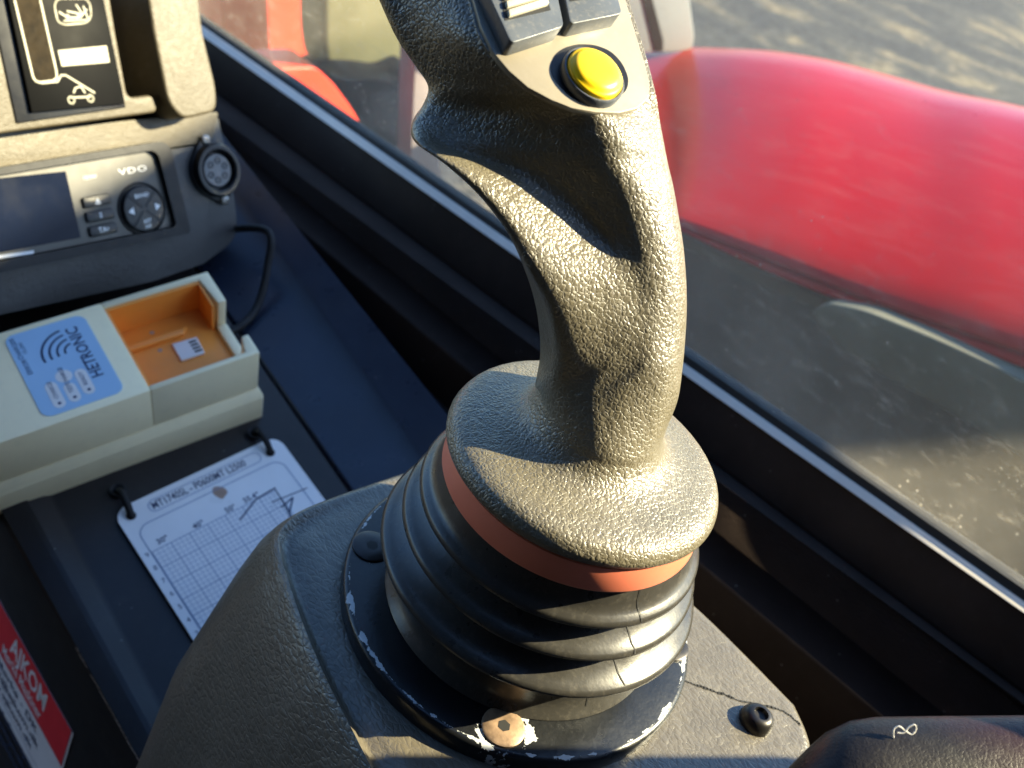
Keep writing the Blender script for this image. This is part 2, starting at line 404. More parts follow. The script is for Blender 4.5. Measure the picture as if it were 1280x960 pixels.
# ------------------------------------------------------------------ setting: yard ground
ZSH = -140.0                                     # top of the side shelf
link('ground', [(-60000, -60000, -1900), (60000, -60000, -1900), (60000, 60000, -1900), (-60000, 60000, -1900)], [[0, 1, 2, 3]], M['ground'])['kind'] = 'structure'

# ------------------------------------------------------------------ cab side: shelf, channel, rail, sill, window
def rot3(psi, tau, rho):
    c, s_ = math.cos, math.sin; psi, tau, rho = [math.radians(a) for a in (psi, tau, rho)]
    return np.array([[c(psi), -s_(psi), 0], [s_(psi), c(psi), 0], [0, 0, 1]]) @ np.array([[1, 0, 0], [0, c(tau), -s_(tau)], [0, s_(tau), c(tau)]]) @ np.array([[c(rho), 0, s_(rho)], [0, 1, 0], [-s_(rho), 0, c(rho)]])
SM = rot3(-2, 10, -11); SO = at_axis((320, 560), 2, ZSH); SN = SM[:, 2]      # the shelf leans a little against the lever's base
SP = Frame(SO, SM[:, 0], SM[:, 1])
def at_shelf(q, h=0): return at_plane(q, SO + SN * h, SN)
def fit_line(pts, mode, val):
    P = np.array([at_shelf(q, val) if mode == 's' else at_axis(q, mode, val) for q in pts]); A = np.c_[P[:, 1], np.ones(len(P))]
    cx = np.linalg.lstsq(A, P[:, 0], rcond=None)[0]; cz = np.linalg.lstsq(A, P[:, 2], rcond=None)[0]
    return lambda y: V3(cx[0] * y + cx[1], y, cz[0] * y + cz[1])
XG = 240.0
L_blueL = fit_line([(325, 447), (394, 546)], 's', 0)
L_blueR = fit_line([(346, 333), (404, 423), (497, 546)], 's', 3)
L_side = fit_line([(380, 292), (452, 385), (562, 519)], 's', 20)
L_railB = fit_line([(384, 292), (597, 469), (874, 705), (1104, 893)], 2, -92)
L_railT = fit_line([(342, 227), (562, 392), (893, 666), (1174, 893)], 2, -90)
L_brk = fit_line([(277, 117), (542, 309), (936, 600), (1280, 862)], 0, XG - 10)
L_stripB = fit_line([(260, 46), (547, 248), (852, 463), (1170, 681)], 0, XG - 4)
L_stripT = fit_line([(260, 37), (547, 240), (852, 455), (1170, 673)], 0, XG - 4)
L_glass = fit_line([(262, 31), (854, 443), (1198, 675)], 0, XG)
def extrude(name, fn, y0, y1, m, parent, bev=0, ny=1):
    """section polygon fn(y) -> list of points, closed, between y0 and y1"""
    ys = np.linspace(y0, y1, ny + 1); V = []; F = []
    secs = [fn(y) for y in ys]; n = len(secs[0])
    for s in secs: V += list(s)
    for j in range(ny):
        for i in range(n): F.append([j * n + i, j * n + (i + 1) % n, (j + 1) * n + (i + 1) % n, (j + 1) * n + i])
    F.append(list(range(n))[::-1]); F.append([ny * n + i for i in range(n)])
    if bev: V, F = bevelled(V, F, bev, 3)
    return auto(link(name, V, F, m, parent), 40)
wall = thing('cab_side_wall', (200, 100, -400), 'dark cab side wall with a ledge and pale trim strip below the window', 'side wall')
Y0, Y1 = -420, 900
extrude('lower_panel', lambda y: [L_railT(y) + V3(4, 0, -6), L_brk(y) + V3(-1, 0, -2), L_brk(y) + V3(26, 0, -2), V3(XG + 20, y, -420), L_railT(y) + V3(4, 0, -300)], Y0, Y1, M['wall'], wall)
extrude('upper_panel', lambda y: [L_brk(y) + V3(-5, 0, 0), L_stripB(y) + V3(-2, 0, -.5), L_stripB(y) + V3(22, 0, -.5), L_brk(y) + V3(22, 0, 0)], Y0, Y1, M['wall'], wall, bev=1.2)
extrude('trim_strip', lambda y: [L_stripB(y) + V3(-4.0, 0, .2), L_stripT(y) + V3(-.5, 0, -.4), L_stripT(y) + V3(4, 0, .3), L_stripB(y) + V3(3, 0, -1)], Y0, Y1, M['trim_strip'], wall, bev=.3)
extrude('window_seal', lambda y: [L_stripT(y) + V3(2, 0, -3), L_stripT(y) + V3(1, 0, .2), L_glass(y) + V3(-1.5, 0, 0), L_glass(y) + V3(8, 0, 0), L_stripT(y) + V3(14, 0, -3)], Y0, Y1, M['matt_black'], wall)
extrude('rail', lambda y: [L_railB(y) + V3(0, 0, -1), L_railT(y), L_railT(y) + V3(8, 0, -2), L_railT(y) + V3(4, 0, -60), L_railB(y) + V3(2, 0, -60)], Y0, Y1, M['wall'], wall, bev=2)
extrude('channel_floor', lambda y: [L_side(y) + V3(-3, 0, -70), L_railB(y) + V3(3, 0, -80), L_railB(y) + V3(3, 0, -95), L_side(y) + V3(-3, 0, -95)], Y0, Y1, M['matt_black'], wall)
gy = [L_glass(y) for y in (Y0, Y1)]
link('window_pane', [gy[0] + V3(2, 0, -6), gy[1] + V3(2, 0, -6), V3(XG + 2, Y1, 900), V3(XG + 2, Y0, 900), gy[0] + V3(6, 0, -6), gy[1] + V3(6, 0, -6), V3(XG + 6, Y1, 900), V3(XG + 6, Y0, 900)],
     [[0, 1, 2, 3], [4, 7, 6, 5], [0, 4, 5, 1], [1, 5, 6, 2], [2, 6, 7, 3], [3, 7, 4, 0]], M['glass'])
tag(bpy.data.objects['window_pane'], 'dusty scratched side window pane above the dark cab wall', 'window')

shelf = thing('side_shelf', (0, 150, ZSH - 40), 'dark side shelf under the beige charger and the white chart card', 'shelf')
L_left = fit_line([(0, 640), (180, 950)], 's', 0); L_in = fit_line([(85, 680), (200, 905)], 's', 0)
def shelf_sec(y):
    b = L_blueL(y)
    a = L_left(y); d = V3(0, 0, -1)
    li = L_in(y)
    return [a + d * 4, a + (li - a) * .15 + V3(0, 0, .2), a + (li - a) * .55 + V3(0, 0, 1.6), li + d * .3, li + V3(4, 0, -1.6), b + V3(-3, 0, -2), b + d * 2.5, b + d * 30, a + V3(14, 0, -30), a + V3(14, 0, -330), a + d * 330]
extrude('tray', shelf_sec, Y0, 700, M['shelf'], shelf, bev=1.5)
we = []; YW = at_shelf((75, 800))[1]
for y in np.arange(-60, 175, 3.0):
    a = L_left(y); k = np.clip((YW - y) / 60, 0, 1); wv = max(.0, 4.5 * k + rng.normal(0, .6)) if y < YW else 0
    if wv > .5: we.append([a + V3(-.25, 0, -3.2 - .6 * wv), a + V3(-.25, 3.05, -3.2 - .6 * wv), a + V3(.9, 3.05, -.6), a + V3(.9, 0, -.6)])
Vw = [p for q in we for p in q]; link('worn_edge', Vw, [[4 * i, 4 * i + 1, 4 * i + 2, 4 * i + 3] for i in range(len(we))], M['worn'], shelf)['kind'] = 'stuff'
def blue_sec(y):
    a, b, c = L_blueL(y), L_blueR(y), L_side(y)
    return [a + V3(.4, 0, -1), b, c, c + V3(4, 0, -70), a + V3(.4, 0, -60)]
extrude('channel_cover', blue_sec, Y0, 700, M['blue_trim'], shelf, bev=1.5)

# ------------------------------------------------------------------ dashboard
yw, tl = math.radians(7), math.radians(30)
du = V3(math.cos(yw), math.sin(yw), 0); dn = V3(math.sin(yw) * math.cos(tl), -math.cos(yw) * math.cos(tl), math.sin(tl))
DF = Frame(at_depth((205, 180), 575), du, np.cross(dn, du))
dash = thing('dashboard', DF.p(-60, -80, -60), 'sunlit beige dashboard pod with dark lower part, left of the window', 'dashboard')
# main slab, right side follows the moulded outline
rt = [DF.px(q) for q in [(243, -40), (258, 40), (270, 95), (278, 135)]]
rl = [DF.px(q) for q in [(281, 150), (293, 205), (302, 262), (304, 288), (296, 304)]]
bl = [DF.px(q) for q in [(262, 330), (200, 352), (110, 372), (0, 396)]]
prism('lower_housing', DF, roundpoly([(-330, -4)] + [(rt[-1][0] - 12, -4)] + [(rl[0][0], rl[0][1] + 2)] + rl + bl + [(-330, bl[-1][1] - 30)], 3), -70, -6, M['dash_dark'], dash, bev=9, seg=4)
prism('upper_housing', DF, roundpoly([(-330, -3.0), (rt[-1][0] - 8, -3), (rt[-1][0] + 1, 12)] + rt[::-1][1:] + [(-330, 120)], 3), -70, -32, M['dash'], dash, bev=1, seg=2)
pc = [DF.px(q, 8) for q in [(198, 133), (193, 118), (161, 122), (146, 40), (130, -60)]]
pod_b = DF.px((0, 172), 8)[1]
prism('ledge', DF, roundpoly([(-330, -3.0), (rt[-1][0] - 8, -3), (rt[-1][0] + 1, 14), (-330, pod_b + 8)], 3), -32.5, -5.5, M['dash'], dash, bev=2.5, seg=3)
prism('pod', DF, roundpoly([(-330, pod_b - 1), (pc[0][0], pc[0][1] - 3), pc[1], pc[2], pc[3], pc[4], (-330, 120)], 4), -32.2, 7, M['dash'], dash, bev=3, seg=4)
ribc = [DF.px(q, 12) for q in [(224, 150), (206, 128), (188, 40), (172, -60), (240, -60), (250, 40), (267, 110), (268, 140)]]
prism('side_rib', DF, roundpoly(ribc, 6), -32.3, 15, M['dash'], dash, bev=8, seg=5)

ind = thing('load_indicator', DF.p(-60, 50, 8), 'black load indicator panel with cream icons on the sunlit dashboard', 'indicator panel')
IH = 10.5
ip = [DF.px(q, IH) for q in [(40, 141), (157, 130), (126, -20), (2, -40)]]
prism('panel', DF, ip, 6.5, IH, M['display'], ind, bev=.6, seg=2)
prism('frame', DF, [(ip[0][0] - 8, ip[0][1] - 4.5), (ip[1][0] + 1.5, ip[1][1] - 2), (ip[2][0] + 1.5, ip[2][1]), (ip[3][0] - 8, ip[3][1])], 6.2, 8.0, M['black'], ind, bev=1, seg=2)
def ipx(*qs): return [DF.px(q, IH) for q in qs]
bar = ipx((18, 0), (41, 96), (44, 101), (49, 103), (66, 101), (71, 97), (70, 88), (50, 0), (42, -40), (9, -40))
sheet('bar_window', DF, [bar], IH + .15, M['amber'], ind)
sheet('bar_outline', DF, stroke(bar, 1.1, True), IH + .3, M['icon'], ind)
sheet('white_field', DF, [ipx((72, 63), (133, 57), (137, 78), (77, 83))], IH + .2, M['icon'], ind)
ico = stroke(roundpoly(ipx((68, 8), (70, 1), (76, -2), (106, -2), (112, 4), (114, 18), (111, 26), (105, 29), (80, 31), (72, 27)), 1.5), .9, True)
ico += stroke(ipx((74, 15), (84, 22), (100, 22), (108, 12)), 1.0) + stroke(ipx((80, 26), (108, 25)), .8) + stroke(ipx((95, 6), (103, 18), (84, 14)), .9) + stroke(ipx((104, 8), (110, 24)), .9)
sheet('tipping_icon', DF, ico + [circ(*DF.px((84, 21), IH), 1.3, 12), circ(*DF.px((99, 19), IH), 1.3, 12)], IH + .2, M['icon'], ind)
mac = stroke(ipx((52, 104), (72, 102), (76, 94), (82, 94), (118, 116)), .9) + stroke(ipx((92, 116), (94, 110), (101, 108), (106, 116)), .9) + stroke(ipx((88, 122), (113, 121)), .9)
for q in ((89, 125), (113, 123)): mac += stroke(circ(*DF.px(q, IH), 1.7, 16), .9, True)
sheet('machine_icon', DF, mac, IH + .2, M['icon'], ind)

# radio
RH = 1.0
radio = thing('car_radio', DF.p(-50, -25, 0), 'black car radio with a dark screen set in the dashboard below the indicator', 'radio')
def rpx(*qs): return [DF.px(q, RH) for q in qs]
bo = rpx((-60, 219), (198, 177), (209, 184), (234, 288), (231, 292), (-60, 352))
bi = rpx((-60, 228), (186, 188), (194, 194), (216, 280), (213, 284), (-60, 338))
def ringprism(name, fr, outer, inner, h0, h1, m, parent, lip=0):
    n = len(outer); V = [fr.p(a, b, h0) for a, b in outer] + [fr.p(a, b, h1) for a, b in outer] + [fr.p(a, b, h1) for a, b in inner] + [fr.p(a, b, h0) for a, b in inner]
    F = []
    for k in range(4):
        for i in range(n): F.append([k * n + i, k * n + (i + 1) % n, ((k + 1) % 4) * n + (i + 1) % n, ((k + 1) % 4) * n + i])
    if lip: V, F = bevelled(V, F, lip, 2, 40)
    return auto(link(name, V, F, m, parent), 40)
ringprism('bezel', DF, roundpoly(bo, 2.5), roundpoly(bi, 2.0), -7, 4.6, M['bezel'], radio, lip=.7)
face = prism('face', DF, bi, -8, RH, M['radio_face'], radio, bev=.4, seg=1)
prism('screen', DF, rpx((-50, 228), (82, 214), (101, 297), (-50, 325)), RH - 1, RH + .35, M['screen'], radio, bev=.3, seg=1)
prism('slot_strip', DF, rpx((-50, 326), (42, 313), (42, 317), (-50, 330)), RH - 1, RH + .3, M['white'], radio)
text('maker_lettering', 'VDO', DF, *DF.px((148, 216), RH), RH + .25, 4.6, M['white'], radio, rot=0, bold=.01, sx=1.75, space=1.1)
text('small_lettering', '12/24V', DF, *DF.px((103, 223), RH), RH + .25, 2.6, M['white'], radio, sx=1.1)
for i, (q, s) in enumerate((((120, 251), '\u25b2'), ((124, 269), 'S'), ((128, 287), 'TA'))):
    a, b = DF.px(q, RH)
    bt = prism('button', DF, rrect(a - 8.6, b - 3.0, a + 8.6, b + 3.0, 1.6), RH - 1, RH + 1.6, M['black'], radio, bev=.7, seg=2)
    if s == '\u25b2': sheet('button_mark', DF, [[(a - 1.6, b - .9), (a + 1.6, b - .9), (a, b + 1.6)], [(a - 1.6, b - 1.9), (a + 1.6, b - 1.9), (a + 1.6, b - 1.3), (a - 1.6, b - 1.3)]], RH + 1.75, M['white'], bt)
    else: text('button_mark', s + ('\u2022' if s == 'TA' else ''), DF, a, b, RH + 1.75, 4.0, M['white'], bt, align='CENTER', bold=.015)
dc = DF.px((177, 261), RH)
DLF = Frame(DF.p(dc[0], dc[1], RH), DF.u, DF.v)
lathe('dial_well', DLF, [(15.2, -1), (15.2, .5), (14.6, .9), (14.0, .3), (13.6, -.8)], M['matt_black'], radio, k=48)
dial = lathe('dial', DLF, [(13.2, -1), (13.2, 2.0), (12.4, 2.8), (9, 3.1), (2, 3.0)], M['black'], radio, k=48)
X_ = []
for a0 in (45, 135, 225, 315):
    t = math.radians(a0); X_ += stroke([(1.5 * math.cos(t), 1.5 * math.sin(t)), (12.2 * math.cos(t), 12.2 * math.sin(t))], .9)
sheet('dial_groove', DLF, X_, 3.2, M['matt_black'], dial)
text('dial_mark', 'BAND', DLF, 0, 7.6, 3.3, 3.3, M['white'], dial, align='CENTER', bold=.02)
text('dial_mark', 'AST', DLF, 0, -7.0, 3.3, 3.0, M['white'], dial, align='CENTER', bold=.02)
text('dial_mark', 'INT', DLF, 0, -10.2, 3.25, 2.6, M['white'], dial, align='CENTER', bold=.02)
sheet('dial_mark', DLF, [[(-10.5, 0), (-7, 2.2), (-7, -2.2)]], 3.3, M['white'], dial)
sheet('dial_mark', DLF, [[(10.5, 0), (7, 2.2), (7, -2.2)]], 3.3, M['white'], dial)

# round socket with flange and two screws
sc = DF.px((267, 213), -5)
SF = Frame(DF.p(sc[0], sc[1], -5.8), DF.u, DF.v)
sock = thing('round_socket', SF.O, 'black round multi-pin socket with two bright screws beside the radio', 'socket')
pts = []
for i in range(48):
    t = 2 * math.pi * i / 48; r = 17 + 3.6 * max(0, math.cos(2 * (t - math.radians(98)))) ** 3; pts.append((r * math.cos(t), r * math.sin(t)))
prism('flange', SF, pts, -1, 2.2, M['black'], sock, bev=.8, seg=2)
lathe('collar', SF, [(16.2, 2), (16.2, 6), (15.2, 7.4), (13, 7.6), (12, 6.8), (11.6, -1)], M['black'], sock, k=48)
ins = lathe('insert', SF, [(10.2, -2), (10.2, 4.2), (9.6, 5.0), (1, 5.0)], M['rocker'], sock, k=40)
for i in range(6):
    t = math.radians(60 * i + 20); h = Frame(SF.p(5.9 * math.cos(t), 5.9 * math.sin(t), 5.0), SF.u, SF.v)
    lathe('pin_hole', h, [(2.0, -.5), (2.0, .35), (1.4, .4), (1.2, -.4)], M['matt_black'], ins, k=14)
for ang_, mm_ in ((98, 'steel'), (278, 'steel')):
    t = math.radians(ang_); h = Frame(SF.p(19.0 * math.cos(t), 19.0 * math.sin(t), 2.2), SF.u, SF.v)
    s_ = lathe('screw', h, [(3.0, -.5), (3.0, .8), (2.2, 1.6), (.5, 1.8)], M[mm_], sock, k=20)
    sheet('screw_slot', h, [rrect(-2, -.35, 2, .35, .1, 1), rrect(-.35, -2, .35, 2, .1, 1)], 1.85, M['matt_black'], s_)

# black lead beside the charger
tube('cable', catmull([DF.p(DF.px((300, 290))[0], DF.px((300, 290))[1], -30), at_shelf((333, 288), 34), at_shelf((334, 335), 20), at_shelf((322, 382), 6), at_shelf((300, 408), 3.5), at_shelf((262, 425), 3.5)], 8), 2.4, M['matt_black'])
tag(bpy.data.objects['cable'], 'black cable curling down behind the beige charger', 'cable')

# ------------------------------------------------------------------ remote-control charger
H = 56.0
CM = rot3(-3.5, 9, -12.5); cA0 = at_shelf((318, 516)); cA = at_plane((325, 440), cA0 + CM[:, 2] * H, CM[:, 2])
CFm = Frame(cA - CM[:, 2] * H, CM[:, 0], CM[:, 1])
chg = thing('charger', CFm.p(-80, 40, 0), 'beige remote control charger with an orange tray and blue label on the shelf', 'charger')
def cpx(*qs, h=H): return [CFm.px(q, h) for q in qs]
W = cpx((262, 338))[0][1]; Lc = -190.0
tx0 = cpx((126, 378))[0][0]; tx0b = cpx((188, 487))[0][0]; tx0 = (tx0 + tx0b) / 2
fy = cpx((300, 452))[0][1]
HB = H * .42
V, F = prism_data(CFm, [(Lc, -3.4), (2.4, -3.4), (2.4, W + 2), (Lc, W + 2)], -6, HB - 5); V, F = bevelled(V, F, 1.6, 3)
prism('base_lip', CFm, [(Lc, -3.2), (2.2, -3.2), (2.2, W + 1.8), (Lc, W + 1.8)], HB - 4.95, HB - .3, M['charger'], chg, bev=.5, shrink=[(Lc, -.1), (.4, -.1), (.4, W), (Lc, W)])
auto(link('base', V, F, M['charger'], chg), 40)
# upper shell: deck plus three walls round the tray
wth = 5.0
prism('deck', CFm, [(Lc, 0), (tx0, 0), (tx0, W), (Lc, W)], HB, H, M['charger'], chg, bev=.9, seg=2)
prism('front_wall', CFm, [(tx0 + .0, 0), (0, 0), (0, 14), (-4, 14), (-7, 3.4), (tx0, 3.4)], HB, H - .1, M['charger'], chg, bev=.8, seg=2)
prism('back_wall', CFm, [(tx0, W - 4), (-7, W - 4), (-5, W - 24), (0, W - 24), (0, W), (tx0, W)], HB, H - .1, M['charger'], chg, bev=.8, seg=2)
prism('end_sill', CFm, [(-6, 14.2), (0, 14.2), (0, W - 24.2), (-6, W - 24.2)], HB, H - 19, M['charger'], chg, bev=.8, seg=2)
tray = prism('tray', CFm, [(tx0 + .3, 3.5), (-6.2, 3.5), (-6.2, W - 4.1), (tx0 + .3, W - 4.1)], HB - .5, H - 22, M['tray'], chg, bev=.6)
prism('tray_lining', CFm, [(tx0 + .3, W - 6.0), (-7.1, W - 6.0), (-7.1, W - 4.1), (tx0 + .3, W - 4.1)], H - 22, H - 1.2, M['tray'], tray)
prism('tray_lining', CFm, [(tx0 + .05, 3.5), (tx0 + 1.4, 3.5), (tx0 + 1.4, W - 6.1), (tx0 + .05, W - 6.1)], H - 22, H - 1.2, M['tray'], tray)
prism('tray_lining', CFm, [(-8.4, W - 24), (-7.1, W - 24), (-7.1, W - 6.1), (-8.4, W - 6.1)], H - 22, H - 1.2, M['tray'], tray)
prism('tray_step', CFm, [(tx0 + 1.5, W - 22), (-24, W - 22), (-20, W - 17), (tx0 + 1.5, W - 17)], H - 22.2, H - 19, M['tray'], tray, bev=1.5, seg=3)
hl = CFm.px((208, 393), H - 18)
for q in ((208, 393), (190, 416), (200, 438)):
    a, b = CFm.px(q, H - 22); sheet('tray_hole', CFm, [circ(a, b, 1.3 if q[0] != 208 else 2.0, 14)], H - (18.9 if q[0] == 208 else 21.9), M['stain'] if q[0] != 208 else M['matt_black'], tray)
cs = [CFm.px(q, H - 22) for q in [(215, 432), (246, 423), (256, 443), (227, 453)]]
chip_ = prism('contact_tag', CFm, cs, H - 22, H - 20.4, M['white'], tray, bev=.3, seg=1)
cq = [CFm.px(q, H - 20.4) for q in [(244, 425), (254, 440)]]
for i in range(4):
    t0 = np.array(cq[0]) * (1 - (i + .2) / 4) + np.array(cq[1]) * (i + .2) / 4; sheet('contact', CFm, [rrect(t0[0] - 4, t0[1] - .7, t0[0] + .3, t0[1] + .7, .1, 1)], H - 20.3, M['matt_black'], chip_)
# label: corners measured on the deck
lq = np.array(cpx((3, 423), (103, 393), (157, 487), (56, 525)))
la0, la1 = lq[[0, 3], 0].mean(), lq[[1, 2], 0].mean(); lb0, lb1 = lq[[2, 3], 1].mean(), lq[[0, 1], 1].mean()
lab = prism('label', CFm, rrect(la0, lb0, la1, lb1, 5, 6), H - .2, H + .35, M['label_blue'], chg, bev=0)
LW, LH = la1 - la0, lb1 - lb0
def lp(x, y): return (la0 + x * LW, lb0 + y * LH)        # x right along the charger, y away from the viewer
HL = H + .5
text('lettering', 'HETRONIC', CFm, *lp(.80, .24), HL, LH * .15, M['ink'], lab, rot=91, bold=.016, sx=.86)
c0 = np.array(lp(.70, .62))
for r_ in (.12, .21, .30, .39):
    arc = [tuple(c0 + np.array([r_ * LW * math.cos(t), r_ * LW * .95 * math.sin(t)])) for t in np.linspace(math.radians(100), math.radians(188), 14)]
    sheet('wave_mark', CFm, stroke(arc, .9 + r_ * .6), HL, M['ink'], lab)
def pill(x0, y0, x1, y1, r):
    a, b = np.array(lp(x0, y0)), np.array(lp(x1, y1)); d = unit(b - a); n_ = np.array([-d[1], d[0]]); t0 = math.atan2(n_[1], n_[0])
    return [tuple(a + r * np.array([math.cos(t0 + t), math.sin(t0 + t)])) for t in np.linspace(0, math.pi, 10)] + [tuple(b + r * np.array([math.cos(t0 + math.pi + t), math.sin(t0 + math.pi + t)])) for t in np.linspace(0, math.pi, 10)]
for (x, y, s) in ((.24, .10, 'CHARGE'), (.43, .11, 'TEST'), (.62, .14, 'READY')):
    sheet('white_field', CFm, [pill(x, y, x, y + (.20 if s != 'TEST' else .12), LW * .072)], H + .48, M['white'], lab)
    if s == 'TEST':
        sheet('white_field', CFm, [circ(*lp(.43, .37), LW * .10, 28)], H + .44, M['white'], lab)
        text('lettering', 'CHARGE', CFm, *lp(.43, .27), H + .62, LH * .052, M['ink'], lab, rot=90)
    sheet('indicator_dot', CFm, [circ(*lp(x, y), LW * .022, 14)], H + .6, M['ink'], lab)
    text('lettering', s, CFm, *lp(x, y + .055), H + .62, LH * .052, M['ink'], lab, rot=90)
text('lettering', 'ERROR', CFm, *lp(.10, .50), HL, LH * .06, M['ink'], lab, rot=90)
text('lettering', 'CHARGER', CFm, *lp(.085, .69), HL, LH * .06, M['ink'], lab, rot=90)
text('lettering', '12-24V', CFm, *lp(.155, .74), HL, LH * .05, M['ink'], lab, rot=90)

# ------------------------------------------------------------------ load chart card
k0 = at_shelf((140, 641)); k1 = at_shelf((346, 545)); ku = unit(k1 - k0)
KF = Frame(k0 + SN * .2, ku, np.cross(SN, ku)); KW = np.linalg.norm(k1 - k0)
kd = KF.px((225, 812)); kskew = (kd[0]) / kd[1]
card = thing('chart_card', KF.p(KW / 2, -60, -2), 'white laminated load chart card with a grid diagram lying on the shelf', 'card')
def kp(x, y): return (x * KW - y * KW * -kskew * 0 + 0, -y * KW)      # x across, y towards the viewer, unit = card width
prism('sheet', KF, [(a, b) for a, b in rrect(0, -KW * 1.5, KW, 0, 8, 6)], -.6, .8, M['card'], card)
KH = .95
def ks(pts): return [kp(*p) for p in pts]
def kx(q):
    a, b = KF.px(q, .9); return (a / KW, -b / KW)
o_ = [(.055, .19), (.055, 1.4), (.93, 1.4), (.93, .19), (.89, .15), (.095, .15)]
sheet('border_line', KF, stroke(roundpoly(ks(o_), 6), .45, True), KH, M['ink_soft'], card)
hdr = [kx(q) for q in [(186, 630), (325, 569), (322, 581), (190, 638)]]
y_h = .075
def lozenge(x0, x1): return stroke(rrect(*kp(x0, y_h + .035), *kp(x1, y_h - .035), KW * .03, 5), .4, True)
sheet('title_outline', KF, lozenge(.17, .84), KH, M['ink_soft'], card)
text('title', 'MT1740SL - P0600MT L2500', KF, *kp(.185, y_h), KH, KW * .064, M['ink'], card, sx=.74, bold=.012)
gq = [kx(q) for q in [(190, 690), (344, 612)]]
gx0, gy0 = gq[0]; gx1 = gq[1][0]
gl = []
for i in range(29):
    x = gx0 + (gx1 - gx0) * i / 28; gl += stroke(ks([(x, gy0), (x, 1.32)]), .16 if i % 4 else .36)
for j in range(46):
    y = gy0 + (gx1 - gx0) / 28 * j
    if y < 1.32: gl += stroke(ks([(gx0, y), (gx1, y)]), .16 if j % 4 else .36)
sheet('grid_lines', KF, gl, KH, M['ink_soft'], card)
for i, s in enumerate(('9', '8', '7', '6', '5', '4', '3', '2', '1')):
    text('number', s, KF, *kp(gx0 - .028, gy0 + .005 + .085 * i), KH, KW * .04, M['ink'], card, align='CENTER')
for q, s in (((203, 675), '30\u00b0'), ((248, 656), '40\u00b0'), ((288, 636), '50\u00b0'), ((314, 622), '55.4\u00b0')):
    text('number', s, KF, *kp(*kx(q)), KH, KW * .045, M['ink'], card, align='CENTER', bold=.02)
c_ = kx((344, 612))
for rr_ in (.42, .55):
    sheet('reach_curve', KF, stroke(ks([(c_[0] - .02 + rr_ * (math.cos(t) - 1) * .9 * 1.2 + .02, c_[1] + rr_ * 1.6 * math.sin(t)) for t in np.linspace(0, 1.45, 18)]), .55), KH + .1, M['ink'], card)
sheet('boom_line', KF, stroke(ks([kx((344, 610)), kx((320, 624)), kx((300, 650))]), .9) + stroke(ks([kx((352, 634)), kx((366, 622)), kx((362, 640))]), .9) + stroke(ks([kx((340, 628)), kx((384, 610))]), .6), KH + .1, M['ink'], card)
st = kx((275, 615))
sheet('stain', KF, [[kp(st[0] + (.036 + .005 * math.sin(2 * t)) * math.cos(t), st[1] + (.042 + .006 * math.cos(3 * t)) * math.sin(t)) for t in np.linspace(0, 6.1, 16)]], KH - .08, M['stain'], card)
for q0, q1, lb in (((147, 612), (164, 645), 'black tie through the left corner of the chart card'), ((318, 540), (338, 566), 'black tie through the right corner of the chart card')):
    a, b = at_shelf(q0), at_shelf(q1, 1)
    o = tube('card_tie', catmull([a - SN * 2, a * .75 + b * .25 + SN * 5, a * .35 + b * .65 + SN * 6, b + SN, b - SN], 6), 1.9, M['matt_black'], k=8)
    tag(o, lb, 'cable tie', 'ties holding the chart card')
    h = Frame(a, SM[:, 0], SM[:, 1]); hp = lathe('tie_grommet', h, [(4.6, -1.5), (4.6, .2), (3.8, .6), (2.6, .2), (2.4, -1)], M['matt_black'], shelf, k=18)
    h = Frame(b + SN * .3, SM[:, 0], SM[:, 1]); sheet('eyelet', h, [circ(0, 0, 2.6, 18)], .2, M['matt_black'], card)

# ------------------------------------------------------------------ dealer sticker on the shelf's side
ldir = unit(L_left(-100) - L_left(300)); SO2 = L_left(0) + V3(-.5, 0, 0); sn = unit(np.cross(ldir, V3(0, 0, 1)))
TF = Frame(at_plane((0, 752), SO2, sn), ldir, V3(0, 0, 1))
tr_ = TF.px((90, 914)); tl_ = TF.px((0, 752))
sd = unit(np.array(tr_) - np.array(tl_)); TF = Frame(TF.O, TF.u * sd[0] + TF.v * sd[1], TF.v * sd[0] - TF.u * sd[1])
TL = TF.px((90, 914))[0]
st_ = thing('dealer_sticker', TF.p(TL / 2, -30, 0), 'red and white dealer sticker on the side of the shelf', 'sticker')
bd = abs(TF.px((66, 937))[1])                    # height of the red band
prism('backing', TF, rrect(-60, -95, TL + 1.6, .0, .8, 2), -.2, .15, M['sticker_white'], st_)
sheet('red_band', TF, [[(-60, -bd), (TL, -bd), (TL, -.1), (-60, -.1)]], .25, M['red_print'], st_)
sheet('rule_line', TF, stroke([(-60, -bd - .2), (TL, -bd - .2)], .5) + stroke([(-60, -bd * 1.95), (TL, -bd * 1.95)], .5) + stroke([(-60, -bd * 3.2), (TL, -bd * 3.2)], .5) + stroke([(TL, 0), (TL, -95)], .35), .3, M['ink'], st_)
def tx(q): return TF.px(q, .3)
a0 = tx((14, 797)); a1 = tx((61, 893))
text('lettering', 'AJKOM', TF, a0[0] + 1.0, -bd * .38, .35, bd * .60, M['sticker_white'], st_, bold=.022, sx=(a1[0] - a0[0]) / (bd * .60 * 3.55))
b0 = tx((4, 803)); b1 = tx((54, 897))
text('lettering', 'M\u00f8rke Maskiner', TF, b0[0], -bd * .79, .35, bd * .36, M['sticker_white'], st_, bold=.012, sx=(b1[0] - b0[0]) / (bd * .36 * 7.0))
r_ = (b1[0] - b0[0])
for k, (s, xx) in enumerate((('N\u00f8rrevej 12, 8544 M\u00f8rke - DK', .98), ('+45 21426057 - mail@ajkom.dk', 1.06), ('www.ajkom.dk', .95))):
    text('lettering', s, TF, b0[0] + r_ * (xx - .03), -bd * (1.22 + .27 * k), .35, bd * .235, M['ink'], st_, align='RIGHT', bold=.012)
